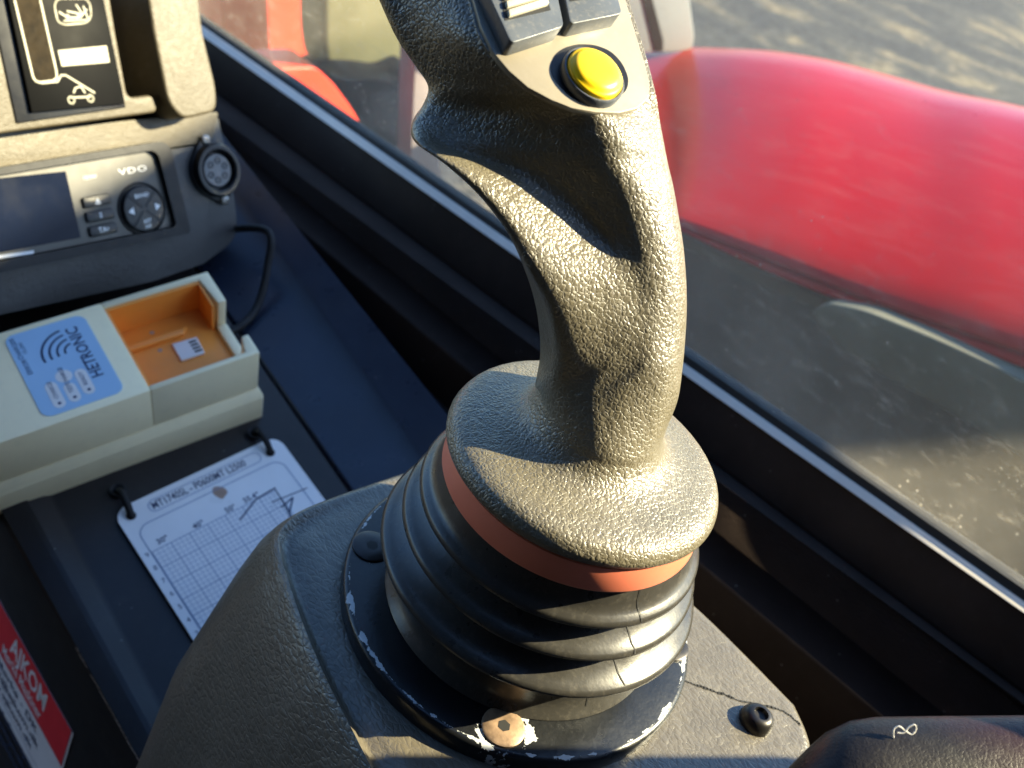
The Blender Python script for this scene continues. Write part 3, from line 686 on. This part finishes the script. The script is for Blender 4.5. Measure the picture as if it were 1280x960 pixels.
for k, s in enumerate(('Lovpligtigt hovedeftersyn', 'efter Arbejdstilsynets', 'regler for maskiner')):
    text('lettering', s, TF, b0[0] + r_ * (1.0 - .06 * k), -bd * (2.2 + .31 * k), .35, bd * .25, M['ink'], st_, align='RIGHT', bold=.012)

# ------------------------------------------------------------------ joystick console
con = thing('joystick_console', (0, 0, ZSH), 'grey grained console box carrying the lever, with a black screw', 'console')
ZC = -7.0
OF = Frame((0, 0, 0), V3(1, 0, 0), V3(0, 1, 0))
# outline (ridge line on the left) listed anticlockwise from the rear right
top = [(64, -84), (66, -34), (60, 20), (50, 58), (34, 70), (7, 72), (-25, 73.5), (-44, 72.5), (-55, 68), (-60.5, 60), (-65, 48), (-70, 33), (-75.7, 12), (-80, -10), (-84, -30), (-90, -60), (-96, -110), (-60, -130), (-10, -126), (30, -112), (54, -97)]
def rs(pts, n):
    P = catmull([(*p, 0) for p in pts] + [(*pts[0], 0)], 12); P = np.array(P)[:, :2]
    d = np.r_[0, np.cumsum(np.linalg.norm(np.diff(P, axis=0), axis=1))]; s = np.linspace(0, d[-1], n + 1)[:-1]
    return np.c_[np.interp(s, d, P[:, 0]), np.interp(s, d, P[:, 1])]
NC = 220
T = rs(top, NC); cen = np.array([-8., -15.])
nrm = np.roll(T, -1, 0) - np.roll(T, 1, 0); nrm = np.c_[nrm[:, 1], -nrm[:, 0]]; nrm /= np.linalg.norm(nrm, axis=1)[:, None]
left = np.clip((-(T[:, 0]) - 20) / 45, 0, 1) * np.clip((T[:, 1] + 140) / 60, 0, 1)      # 1 along the ridge side
left = left * left * (3 - 2 * left)
backm = np.clip((T[:, 1] - 40) / 35, 0, 1)
def smooth_loop(a, k=9):
    return np.array([np.mean([a[(i + j) % len(a)] for j in range(-k, k + 1)], axis=0) for i in range(len(a))])
left = smooth_loop(left); nrm = smooth_loop(nrm, 3)
fl = np.maximum(left * 20, 6 + backm * 16)[:, None]                                     # how far the sides flare out below
fl = smooth_loop(fl, 12)
rings = []
def ringz(off, z): rings.append(np.c_[T + nrm * off, np.broadcast_to(z, NC)])
L1 = left[:, None]
ringz(-14 * np.ones((NC, 1)), ZC * np.ones(NC)); ringz(-8.5 * np.ones((NC, 1)), ZC - .1 * left); ringz(-5.5 * np.ones((NC, 1)), ZC - 2.1 * left)
ringz(-3.6 * np.ones((NC, 1)), ZC - 1.8 * left); ringz(-2.2 * np.ones((NC, 1)), ZC + 1.0 * left); ringz(-.9 * np.ones((NC, 1)), ZC + 2.3 * left - .2 * (1 - left))
ringz(.4 * np.ones((NC, 1)), ZC + 1.2 * left - .9 * (1 - left)); ringz(1.6 + 0 * L1, ZC - 1.2 - .8 * (1 - left)); ringz(2.6 + fl * .05, ZC - 5 * np.ones(NC)); ringz(4 + fl * .14, ZC - 12 * np.ones(NC))
ringz(5 + fl * .33, ZC - 28 * np.ones(NC)); ringz(6 + fl * .62, ZC - 55 * np.ones(NC)); ringz(7 + fl * 1.0, ZC - 90 * np.ones(NC)); ringz(8 + fl * 1.5, (ZSH - 45) * np.ones(NC))
V = [V3(cen[0], cen[1], ZC)]; F = []
for k in range(1, 5):
    pass
for R_ in rings: V += [V3(*p) for p in R_]
for i in range(NC): F.append([0, 1 + i, 1 + (i + 1) % NC])
for j in range(len(rings) - 1):
    for i in range(NC): F.append([1 + j * NC + i, 1 + j * NC + (i + 1) % NC, 1 + (j + 1) * NC + (i + 1) % NC, 1 + (j + 1) * NC + i])
auto(link('cover', V, F, M['console'], con), 60)
# seam across the cover and the button-head screw
sm = [at_axis(q, 2, ZC) for q in [(858, 852), (880, 860), (905, 868), (925, 876), (965, 884), (985, 893), (1000, 906)]]
pp = []
for p in catmull(sm, 6): pp.append((p[0] + rng.normal(0, .15), p[1] + rng.normal(0, .15)))
sq = []
for i in range(len(pp) - 1): sq += stroke([pp[i], pp[i + 1]], .5 + .9 * abs(rng.normal(0, .5)))
sheet('seam', OF, sq, ZC + .12, M['matt_black'], con)
sp_ = at_axis((944, 902), 2, ZC)
BF = Frame(sp_, unit(V3(.9, .35, 0)), V3(-.35, .9, 0))
scr = lathe('screw', BF, [(6.1, -.4), (6.1, .6), (5.8, 2.3), (4.8, 4.1), (3.5, 5.0), (2.6, 5.0), (2.2, 3.4), (.2, 3.2)], M['dark_steel'], con, k=36)

# ------------------------------------------------------------------ joystick
joy = thing('joystick', (0, 0, ZC), 'grey grained joystick lever with yellow button and black rubber bellows on the console', 'joystick')
ORI[joy.name] = V3(0, 0, 0); joy.location = (0, 0, 0)
FL = V3(-13, -5, 78)                               # centre of the grip's lower flange
def sh(z): return (FL[0] * z / 78, FL[1] * z / 78)
plate = lathe('base_plate', OF, [(62.4, ZC + .05), (62.6, -1.6), (62.0, -.5), (60.8, 0), (47, .3), (40, .5)], M['plate'], joy, k=128)
for ang_ in (219, 128, 52, 308):
    t = math.radians(ang_); R_ = 53.7 if ang_ == 219 else 55
    h = Frame(V3(R_ * math.cos(t), R_ * math.sin(t), .1), V3(math.cos(t), math.sin(t), 0), V3(-math.sin(t), math.cos(t), 0))
    b_ = lathe('bolt', h, [(6.9, -.3), (6.9, .6), (6.3, 1.0), (2.5, 1.0)], M['rust'] if ang_ == 219 else M['dark_steel'], plate, k=32)
    sheet('hex_socket', h, [circ(0, 0, 2.1, 6)], 1.06, M['matt_black'], plate)
bp = [(30, 67), (37.0, 66.5), (38.6, 64.2), (39.8, 61), (41.0, 57.6), (42.0, 55.6), (43.3, 54.4), (44.6, 53.7), (45.4, 52.7), (45.5, 51.5), (44.9, 50.5), (43.4, 49.9), (40.6, 49.6), (39.0, 48.9), (39.5, 47.8), (41.8, 45.2), (44.4, 43.0), (46.2, 41.9), (47.8, 41.1), (48.8, 40.1), (48.9, 38.9), (48.2, 37.9), (46.4, 37.2), (43.6, 36.8), (42.2, 36.0), (42.7, 34.9), (45.6, 32.0), (48.8, 29.6), (50.8, 28.5), (52.6, 27.7), (53.7, 26.7), (53.8, 25.4), (53.0, 24.2), (51.0, 23.4), (47.6, 22.7), (45.2, 21), (44.2, 16), (44.2, 10), (44.8, 6), (46.2, 3.2), (48.2, 1.4), (48.8, .6)]
bellows = lathe('bellows', OF, bp, M['rubber'], joy, k=128, shear=sh, ang=80)
# splits in the rubber folds
def split(z0, z1, th, wd):
    rr_ = [(r, z) for r, z in bp if z0 <= z <= z1]; V = []; F = []; t = th
    for i, (r, z) in enumerate(rr_):
        c = sh(z); t += rng.normal(0, .006); a = math.radians(wd) * (.6 + .4 * math.sin(3 * i)) / 2
        for s in (-1, 1):
            V.append(V3(c[0] + (r + .18) * math.cos(t + s * a), c[1] + (r + .18) * math.sin(t + s * a), z + .12))
    for i in range(len(rr_) - 1): F.append([2 * i, 2 * i + 1, 2 * i + 3, 2 * i + 2])
    link('split', V, F, M['matt_black'], bellows)
for q, z0, z1, zz in (((793, 742), 52.3, 66, 58), ((781, 790), 39.5, 48.3, 43), ((770, 835), 27.3, 35.3, 31), ((740, 880), 3, 9, 6)):
    p = at_axis(q, 2, zz); c = sh(zz); split(z0, z1, math.atan2(p[1] - c[1], p[0] - c[0]), .75)
lathe('orange_ring', OF, [(36, 65.4), (39.6, 65.6), (40.0, 66.4), (39.2, 74.0), (36, 74.2)], M['orange'], joy, k=96, shear=lambda z: (FL[0] * .95 - 1.6, FL[1] * .95 - .9))

# grip: lofted from sections; panel plane first
camn = lambda x, y, z: CR.T @ V3(x, y, z)
PN = unit(camn(.40, -.40, -.82)); PO = at_depth((745, 95), 243)
pu = unit(CR[0] - PN * (CR[0] @ PN)); PF = Frame(PO, pu, np.cross(PN, pu))
def on_panel(q, h=0): return at_plane(q, PO + PN * h, PN)
# (left px, right px, right depth or None = on panel plane, left depth, ridge px or None, controls)
HD = 'head'
ST = [
 ((432, -110), (760, -150), None, 252, (545, -130)),
 ((458, -40), (772, -60), None, 252, (572, -50)),
 ((474, 0), (781, -5), None, 252, (592, -2)),
 ((496, 48), (796, 45), None, 253, (606, 46)),
 ((519, 82), (808, 85), None, 254, (634, 84)),
 ((535, 108), (817, 120), None, 255, (668, 114)),
 ((529, 130), (824, 152), 256, 256, None),
 ((515, 153), (830, 182), 259, 257, None),
 ((519, 178), (835, 206), 261, 258, None),
 ((561, 208), (841, 232), 262, 260, None),
 ((601, 246), (847, 266), 264, 263, None),
 ((635, 292), (853, 304), 266, 266, None),
 ((655, 335), (857, 344), 268, 269, None),
 ((668, 375), (858, 384), 271, 272, None),
 ((674, 412), (856, 424), 274, 275, None),
 ((675, 446), (852, 464), 277, 278, None),
 ((669, 482), (846, 502), 279, 281, None),
]
# front controls (u, w) per station, right edge to left edge; None on the head = computed
FC = {6: [(1, 0), (.97, 3), (.68, 13.5), (.40, 18), (.02, 15.5), (-.40, 9.5), (-.86, 4.5), (-.96, 2.5), (-1, 0)],
 7: [(1, 0), (.96, 5), (.72, 14.8), (.43, 18.5), (-.08, 13.5), (-.58, 8.6), (-.93, 6.5), (-.98, 3), (-1, 0)]}
# st: half chord mm, peak w, left edge of the groove, crease u, groove depth, slope of the wing
for st_i, hm, pk, us, cu_i, gd, sl in ((8, 35, 18, -.66, -.95, .8, .34), (9, 30, 17, -.38, -.95, .6, .42), (10, 26, 16.2, -.22, -.94, .5, .46), (11, 23, 15.6, -.06, -.93, .3, .46)):
    wus = pk - .166 * hm * (.46 - us) + .2; wc = wus + sl * hm * (us - cu_i)
    FC[st_i] = [(1, 0), (.95, 6.5), (.76, 13.2), (.46, pk), (.5 * (.46 + us), .5 * (pk + wus) - gd), (us - .03, wus + .1), (cu_i + .02, wc), (.5 * (cu_i - 1), wc * .55), (-1, 0)]
FC[12] = [(1, 0), (.95, 6.3), (.78, 12.4), (.52, 15.2), (.24, 15.8), (-.06, 17.6), (-.88, 24.0), (-.945, 13), (-1, 0)]
FC[13] = [(1, 0), (.95, 6.3), (.78, 12.2), (.54, 15.2), (.26, 16.4), (-.1, 18.8), (-.80, 23.2), (-.91, 12.5), (-1, 0)]
FC[14] = [(1, 0), (.95, 6.3), (.78, 12.4), (.54, 15.8), (.26, 17.4), (-.1, 18.8), (-.74, 21.2), (-.89, 12.5), (-1, 0)]
FC[15] = [(1, 0), (.95, 6.5), (.74, 14.5), (.46, 17.8), (.20, 18.2), (-.20, 19.2), (-.70, 19.2), (-.88, 11.5), (-1, 0)]
FC[16] = [(1, 0), (.95, 6.5), (.70, 14.5), (.24, 18.6), (-.08, 19.2), (-.34, 18.9), (-.68, 16.4), (-.88, 10.5), (-1, 0)]
BK = {0: 13, 1: 14, 2: 15, 3: 16, 4: 17, 5: 17, 6: 17, 7: 16, 8: 15, 9: 14, 10: 14, 11: 15, 12: 16, 13: 17, 14: 18, 15: 19, 16: 20}
NFp, NBp = 56, 26
def cr1(P, n):      # resample a control list: NFp+1 points, evenly per span
    P = [np.asarray(p, float) for p in P]; out = []
    # monotone-ish: use catmull with low tension per segment
    seg = n // (len(P) - 1)
    for p in catmull(P, seg): out.append(p)
    return np.array(out)
LOOPS = []
for i, (lq_, rq_, rd, ld, rk) in enumerate(ST):
    Rw = on_panel(rq_, -.8) if rd is None else at_depth(rq_, rd)
    Lw = at_depth(lq_, ld)
    mid = (Rw + Lw) / 2; eu = (Rw - Lw) / 2; hu = np.linalg.norm(eu); eu_ = eu / hu
    vw = unit(CC - mid); ew = unit(vw - eu_ * (vw @ eu_))
    if rk is not None:
        K = on_panel(rk, -.8); ku_ = (K - mid) @ eu_ / hu; kw_ = (K - mid) @ ew
        fc = [(1, 0), (.985, kw_ * .015 / (1 - ku_) + .1), (1 - (1 - ku_) * .45, kw_ * .45), (ku_ + .03, kw_ * .985), (ku_ - .05, kw_ * .955), (ku_ - .20, kw_ * .80), (-.80, max(4.0, kw_ * .30)), (-.95, 2.5), (-1, 0)]
    else: fc = FC[i]
    P = cr1([(u_, w_ / 1.0) for u_, w_ in fc], NFp)
    loop = [mid + eu_ * hu * u_ + ew * w_ for u_, w_ in P]
    nb = NBp; tb = BK[i]
    for j in range(1, nb):
        a = math.pi * j / nb; loop.append(mid - eu_ * hu * math.cos(a) - ew * tb * math.sin(a) ** .9)
    LOOPS.append(np.array(loop))
NL = len(LOOPS[0])
# flange rings (horizontal) continue the loft; vertices start on the image-right side and turn towards the camera
cr_ = unit(V3(CR[0][0], CR[0][1], 0)); ct_ = unit(V3(-CR[2][0], -CR[2][1], 0)); ct_ = unit(ct_ - cr_ * (ct_ @ cr_))
def hring(c, r, z, rx=None):
    out = []; rx = rx or r
    for j in range(NL):
        a = math.pi * j / NFp if j <= NFp else math.pi + math.pi * (j - NFp) / NBp
        out.append(V3(c[0], c[1], z) + cr_ * rx * math.cos(a) + ct_ * r * math.sin(a))
    return np.array(out)
lo = LOOPS[-1].mean(0)
fz = V3(lo[0], lo[1], 0); fz = np.array([-10.5, -2.0])
blend = [(20.5, 94, 19.0), (21.2, 90, 19.8), (22.8, 86.8, 21.5), (25.6, 84.6, 24.5), (30.0, 83.2, 29.2), (35.0, 82.3, 34.6), (38.6, 81.3, 38.4), (40.6, 79.9, 40.5), (41.7, 78.0, 41.6), (41.9, 76.6, 41.9), (41.4, 75.2, 41.4), (40.2, 74.2, 40.2), (37, 73.8, 37), (20, 73.8, 20)]
flc = np.array([-12.5, -4.5])
for k, (r, z, rx) in enumerate(blend):
    s = min(1, k / 5); c = fz * (1 - s) + flc * s
    LOOPS.append(hring(c, r, z, rx))
# smooth longitudinal interpolation
def loft(loops, n):
    L = [np.asarray(l) for l in loops]; out = []
    for i in range(len(L) - 1):
        p0, p1, p2, p3 = L[max(i - 1, 0)], L[i], L[i + 1], L[min(i + 2, len(L) - 1)]
        for j in range(n):
            t = j / n; out.append(.5 * ((2 * p1) + (p2 - p0) * t + (2 * p0 - 5 * p1 + 4 * p2 - p3) * t * t + (3 * p1 - p0 - 3 * p2 + p3) * t ** 3))
    out.append(L[-1]); return out
LL = loft(LOOPS, 6)
V = []; F = []
for l in LL: V += list(l)
for j in range(len(LL) - 1):
    for i in range(NL): F.append([j * NL + i, j * NL + (i + 1) % NL, (j + 1) * NL + (i + 1) % NL, (j + 1) * NL + i])
F.append(list(range(NL))[::-1]); F.append([(len(LL) - 1) * NL + i for i in range(NL)])
grip = link('grip', V, F, M['grip'], joy, smooth=True)

# button panel, yellow button, rocker switches
pq = [(560, -70), (592, 0), (601, 32), (616, 64), (636, 88), (660, 109), (690, 125), (716, 135), (745, 140), (775, 141), (798, 135), (811, 123), (813, 106), (808, 84), (796, 45), (781, -5), (765, -70)]
panel = prism('button_panel', PF, [PF.px(q, .2) for q in pq], -1.6, .2, M['panel'], joy, bev=.5, seg=2)
bc = PF.px((741, 96), 1.5)
BF2 = Frame(PF.p(bc[0], bc[1], .2), PF.u, PF.v)
well = [PF.px(q, .3) for q in [(688, 84), (692, 70), (704, 60), (722, 55), (744, 56), (764, 64), (778, 79), (786, 98), (784, 112), (772, 124), (752, 131), (732, 130), (714, 122), (700, 108), (691, 96)]]
prism('button_well', PF, roundpoly(well, 2), -.5, .34, M['black'], panel)
lathe('button_collar', BF2, [(8.4, -.5), (8.4, 2.0), (8.1, 2.4), (7.75, 2.4), (7.5, 2.0), (7.5, -.4)], M['rocker'], panel, k=48)
lathe('yellow_button', BF2, [(7.35, -.4), (7.4, 2.8), (7.25, 3.2), (6.9, 3.4), (6.6, 3.6), (6.25, 4.0), (5.8, 4.4), (5.0, 4.7), (3, 4.95), (.3, 5.0)], M['yellow'], panel, k=48)
RK = 5.0
for qs, pad, lb in ((((639, 54), (705, 33), (686, -60), (596, -40)), ((635, 25), (684, 9), (668, -50), (620, -40)), 0), (((713, 30), (778, 17), (757, -60), (697, -50)), ((716, 1), (762, -10), (745, -60), (705, -50)), 1)):
    body = prism('rocker_switch', PF, roundpoly([PF.px(q, RK) for q in qs], 1.6), .0, RK, M['rocker'], panel, bev=.7, seg=3)
    A, B, C_, D = [np.array(PF.px(q, RK)) for q in pad]
    prism('pad_recess', PF, [tuple(x) for x in (A + (-.8, -.6), B + (.9, -.6), C_, D)], RK - .2, RK + .12, M['matt_black'], body)
    for k in range(6):
        f0, f1 = k / 6 + .01, (k + .8) / 6
        q4 = [tuple(A * (1 - f0) + D * f0), tuple(B * (1 - f0) + C_ * f0), tuple(B * (1 - f1) + C_ * f1), tuple(A * (1 - f1) + D * f1)]
        prism('ridge', PF, q4, RK, RK + 1.3, M['cream'], body, bev=.35, seg=2)

# ------------------------------------------------------------------ armrest with a curl of lint
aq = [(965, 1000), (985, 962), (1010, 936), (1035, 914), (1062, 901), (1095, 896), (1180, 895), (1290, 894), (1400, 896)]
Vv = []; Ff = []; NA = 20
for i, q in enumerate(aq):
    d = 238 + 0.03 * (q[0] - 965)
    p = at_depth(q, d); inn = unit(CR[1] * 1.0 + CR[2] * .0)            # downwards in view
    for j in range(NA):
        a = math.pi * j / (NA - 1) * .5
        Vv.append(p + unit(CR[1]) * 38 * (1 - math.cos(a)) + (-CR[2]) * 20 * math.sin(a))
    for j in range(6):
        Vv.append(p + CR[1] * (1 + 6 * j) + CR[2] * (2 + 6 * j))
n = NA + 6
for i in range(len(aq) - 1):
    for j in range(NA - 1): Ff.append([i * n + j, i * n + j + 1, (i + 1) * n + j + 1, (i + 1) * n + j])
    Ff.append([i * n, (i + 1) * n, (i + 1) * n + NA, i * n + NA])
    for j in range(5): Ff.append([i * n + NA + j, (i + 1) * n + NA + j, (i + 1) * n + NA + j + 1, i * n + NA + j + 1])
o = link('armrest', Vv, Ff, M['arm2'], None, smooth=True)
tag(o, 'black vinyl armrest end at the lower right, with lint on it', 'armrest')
ln = [(1117, 922), (1117, 912), (1124, 908), (1132, 914), (1140, 918), (1145, 911), (1143, 906), (1136, 909), (1130, 916), (1122, 916)]
o = tube('lint_curl', catmull([at_depth(q, 234) + CR[1] * 0 for q in ln], 5), .21, M['lint'], k=6)
tag(o, 'pale curl of lint on the black armrest', 'lint')

# ------------------------------------------------------------------ outside: red engine cover, wheel, posts
XH = 560.0
topl = [(690, 53), (735, 54.5), (770, 56), (800, 57.5), (830, 59), (872, 60), (930, 63), (1000, 74), (1070, 92), (1150, 114), (1220, 128), (1290, 143), (1420, 165), (1600, 205), (1800, 255)]
botl = [(690, 212), (735, 233), (765, 248), (800, 265), (830, 279), (855, 291), (905, 315), (975, 346), (1060, 380), (1130, 406), (1200, 432), (1290, 464), (1420, 510), (1600, 590), (1800, 690)]
hood = thing('engine_cover', (700, 100, -160), 'glossy red rounded engine cover outside the window', 'engine cover')
prof = [(.03, -.02, 0), (0, 0, 0), (.0, .04, 0), (.006, .075, 0), (.028, .085, 0), (.030, .105, 0), (.004, .125, 0), (.004, .15, 0), (.02, .22, 0), (.07, .32, 0), (.15, .45, 0), (.27, .61, 0), (.42, .78, 0), (.56, .90, 0), (.68, .975, 0), (.78, 1.0, 0), (.90, .97, 0), (.97, .85, 0), (1.0, .3, 0)]
Vh = []; Fh = []; DX = 540.0
TT = catmull([(*a, 0) for a in topl], 6); BB = catmull([(*a, 0) for a in botl], 6)
for a, b in zip(TT, BB):
    tp = at_axis(a, 0, XH + DX * .75); bt = at_axis(b, 0, XH)
    for (dx, s, _) in prof:
        Vh.append(V3(XH + DX * dx, bt[1] + (tp[1] - bt[1]) * min(1, max(0, dx / .75)) , bt[2] + (tp[2] - bt[2]) * s))
n = len(prof)
for i in range(len(TT) - 1):
    for j in range(n - 1): Fh.append([i * n + j, i * n + j + 1, (i + 1) * n + j + 1, (i + 1) * n + j])
Fh.append(list(range(n))); 
sh_ = link('cover_shell', Vh, Fh, M['hood'], hood, smooth=True)
b0_, b1_ = at_axis(botl[0], 0, XH), at_axis(botl[-1], 0, XH)
bl_ = [at_axis(q, 0, XH) for q in botl]
Vs = []; Fs = []
for p in bl_: Vs += [p + V3(25, 0, 4), p + V3(22, 0, -12), p + V3(40, 0, -30), p + V3(50, 0, -420)]
for i in range(len(bl_) - 1):
    for j in range(3): Fs.append([4 * i + j, 4 * i + j + 1, 4 * i + j + 5, 4 * i + j + 4])
link('side_skirt', Vs, Fs, M['skirt'], hood, smooth=False)
# olive block shaped to stand in for a reflection in the glass
tk = [at_axis(q, 0, XH - 20) for q in [(1008, 392), (1012, 402), (1040, 424), (1090, 455), (1160, 494), (1240, 538), (1330, 596), (1450, 690)]]
tu = [at_axis(q, 0, XH - 20) for q in [(1009, 386), (1016, 376), (1040, 372), (1090, 388), (1160, 418), (1240, 455), (1330, 500), (1450, 550)]]
TKF = Frame((XH - 20, 0, 0), V3(0, -1, 0), V3(0, 0, 1))
tq = [TKF.px(q) for q in [(1012, 392), (1030, 378), (1080, 388), (1160, 420), (1240, 456), (1330, 500), (1450, 560), (1450, 700), (1330, 606), (1240, 548), (1160, 500), (1090, 462), (1040, 428)]]
tag(prism('reflection_block', TKF, roundpoly(tq, 12), -60, 0, M['olive'], None, bev=9, seg=4), 'olive block standing in for a reflection in the window glass', 'reflection block')
YP = 760.0
PYF = Frame((0, YP, 0), V3(1, 0, 0), V3(0, 0, 1))            # upright plane facing the rear of the machine, sun on it
def pf(q, dy=0.0): return PYF.px(q, -dy)
def upright(name, qs, dy, thick, m, parent=None, r=6, bev=6): return prism(name, PYF, roundpoly([pf(q, dy) for q in qs], r), -dy - thick, -dy, m, parent, bev=bev, seg=3)
boom = upright('red_upright', [(278, -80), (278, 55), (300, 108), (345, 120), (372, 72), (398, 66), (408, 40), (410, -80)], 300, 120, M['red_post'], None, 10, 10)
tag(boom, 'sunlit orange-red upright of the machine at upper left', 'upright')
fend = upright('red_mudguard', [(300, 104), (345, 86), (395, 84), (418, 106), (440, 136), (455, 162), (452, 172), (420, 200), (330, 170)], 0, 50, M['red_post'], None, 10, 8)
tag(fend, 'bright red mudguard tip below the red upright', 'mudguard')
wq = at_axis((470, 110), 1, YP + 120)
wheel = thing('front_housing', wq, 'dusty khaki and black rounded housing beside the red upright', 'housing')
upright('khaki_panel', [(406, -90), (406, 60), (412, 96), (440, 104), (480, 104), (505, 110), (545, 86), (560, -90)], 120, 60, M['khaki'], wheel, 22, 14)
upright('black_shell', [(408, 92), (430, 100), (470, 100), (500, 104), (530, 90), (545, 240), (470, 240), (425, 190), (412, 150)], 60, 60, M['tyre'], wheel, 14, 12)
upright('opening', [(458, 118), (490, 112), (516, 122), (520, 160), (500, 172), (470, 160)], 59, 3, M['matt_black'], wheel, 12, 1)
pst = upright('pale_post', [(520, 60), (536, 60), (552, 230), (546, 250), (513, 230), (515, 170)], -40, 30, M['pale_post'], None, 4, 3)
tag(pst, 'pale narrow post seen behind the lever', 'post')
gm = thing('grey_mudguard', at_depth((820, 30), 900), 'pale grey mudguard with a dark slot beyond the red cover', 'mudguard')
GF = Frame(at_depth((825, 40), 1250), V3(1, 0, 0), V3(0, -.35, 1))
prism('shell', GF, roundpoly([GF.px(q) for q in [(760, -90), (845, -90), (862, 0), (868, 45), (866, 62), (840, 66), (760, 66)]], 12), -60, 0, M['grey_paint'], gm, bev=8, seg=3)
prism('slot', GF, [GF.px(q, 1) for q in [(789, -60), (800, -60), (829, 50), (829, 64), (818, 64)]], -1, 1, M['matt_black'], gm)
# added unseen beam, sloped so its shadow falls over the dash and shelf
def bsec(y):
    zt = 646 + 663 - .56 * (y + 264 + 634); x0 = 1500
    return [V3(x0, y, zt), V3(x0 + 220, y, zt + 20), V3(x0 + 220, y, zt - 215), V3(x0, y, zt - 225)]
bth = thing('shade_beam', (1600, -900, 1000), 'unseen red beam added above the engine cover to shade the dash', 'shade beam')
extrude('beam', bsec, -1284, -700, M['hood'], bth, bev=8)

# ------------------------------------------------------------------ the rest of the cab round the camera: roof, posts, seat, floor
cab = thing('cab_frame', (-350, 0, -760), 'dark cab roof, posts and floor round the driver place', 'cab frame')
def box(name, x0, x1, y0, y1, z0, z1, m, parent, bev=8):
    fr = Frame((0, 0, 0), V3(1, 0, 0), V3(0, 1, 0)); return prism(name, fr, [(x0, y0), (x1, y0), (x1, y1), (x0, y1)], z0, z1, m, parent, bev=bev, seg=2)
box('roof_beam', -1000, 262, 840, 900, 860, 920, M['wall'], cab)
box('roof_beam', -1000, 262, -700, -250, 860, 920, M['wall'], cab)
box('roof_beam', -1000, -330, -249, 839, 860, 920, M['wall'], cab)
box('floor', -1000, 230, -700, 900, -780, -740, M['wall'], cab)
box('rear_wall', -1000, 150, -700, -660, -740, 860, M['wall'], cab)
box('door_panel', -1000, -960, -660, 860, -740, 860, M['wall'], cab)
box('post', 225, 275, -700, -650, -740, 860, M['wall'], cab)
box('post', 225, 275, 900, 950, -740, 860, M['wall'], cab)
rc = thing('shade_block', (170, -300, -300), 'unseen dark block added behind the lever to shade its console', 'shade block')
prism('body', Frame((0, 0, 0), V3(1, 0, 0), V3(0, 1, 0)), [(92, -172), (225, -259), (225, -520), (92, -520)], -300, 168, M['wall'], rc, bev=6, seg=3)  # added unseen block; slanted front edge shaped to cast the console's shade
seat = thing('driver_seat', (-480, -350, -740), 'black driver seat behind and left of the console', 'seat')
box('seat_cushion', -740, -250, -520, 20, -300, -150, M['armrest'], seat, 40)
box('seat_back', -740, -250, -640, -520, -180, 560, M['armrest'], seat, 40)
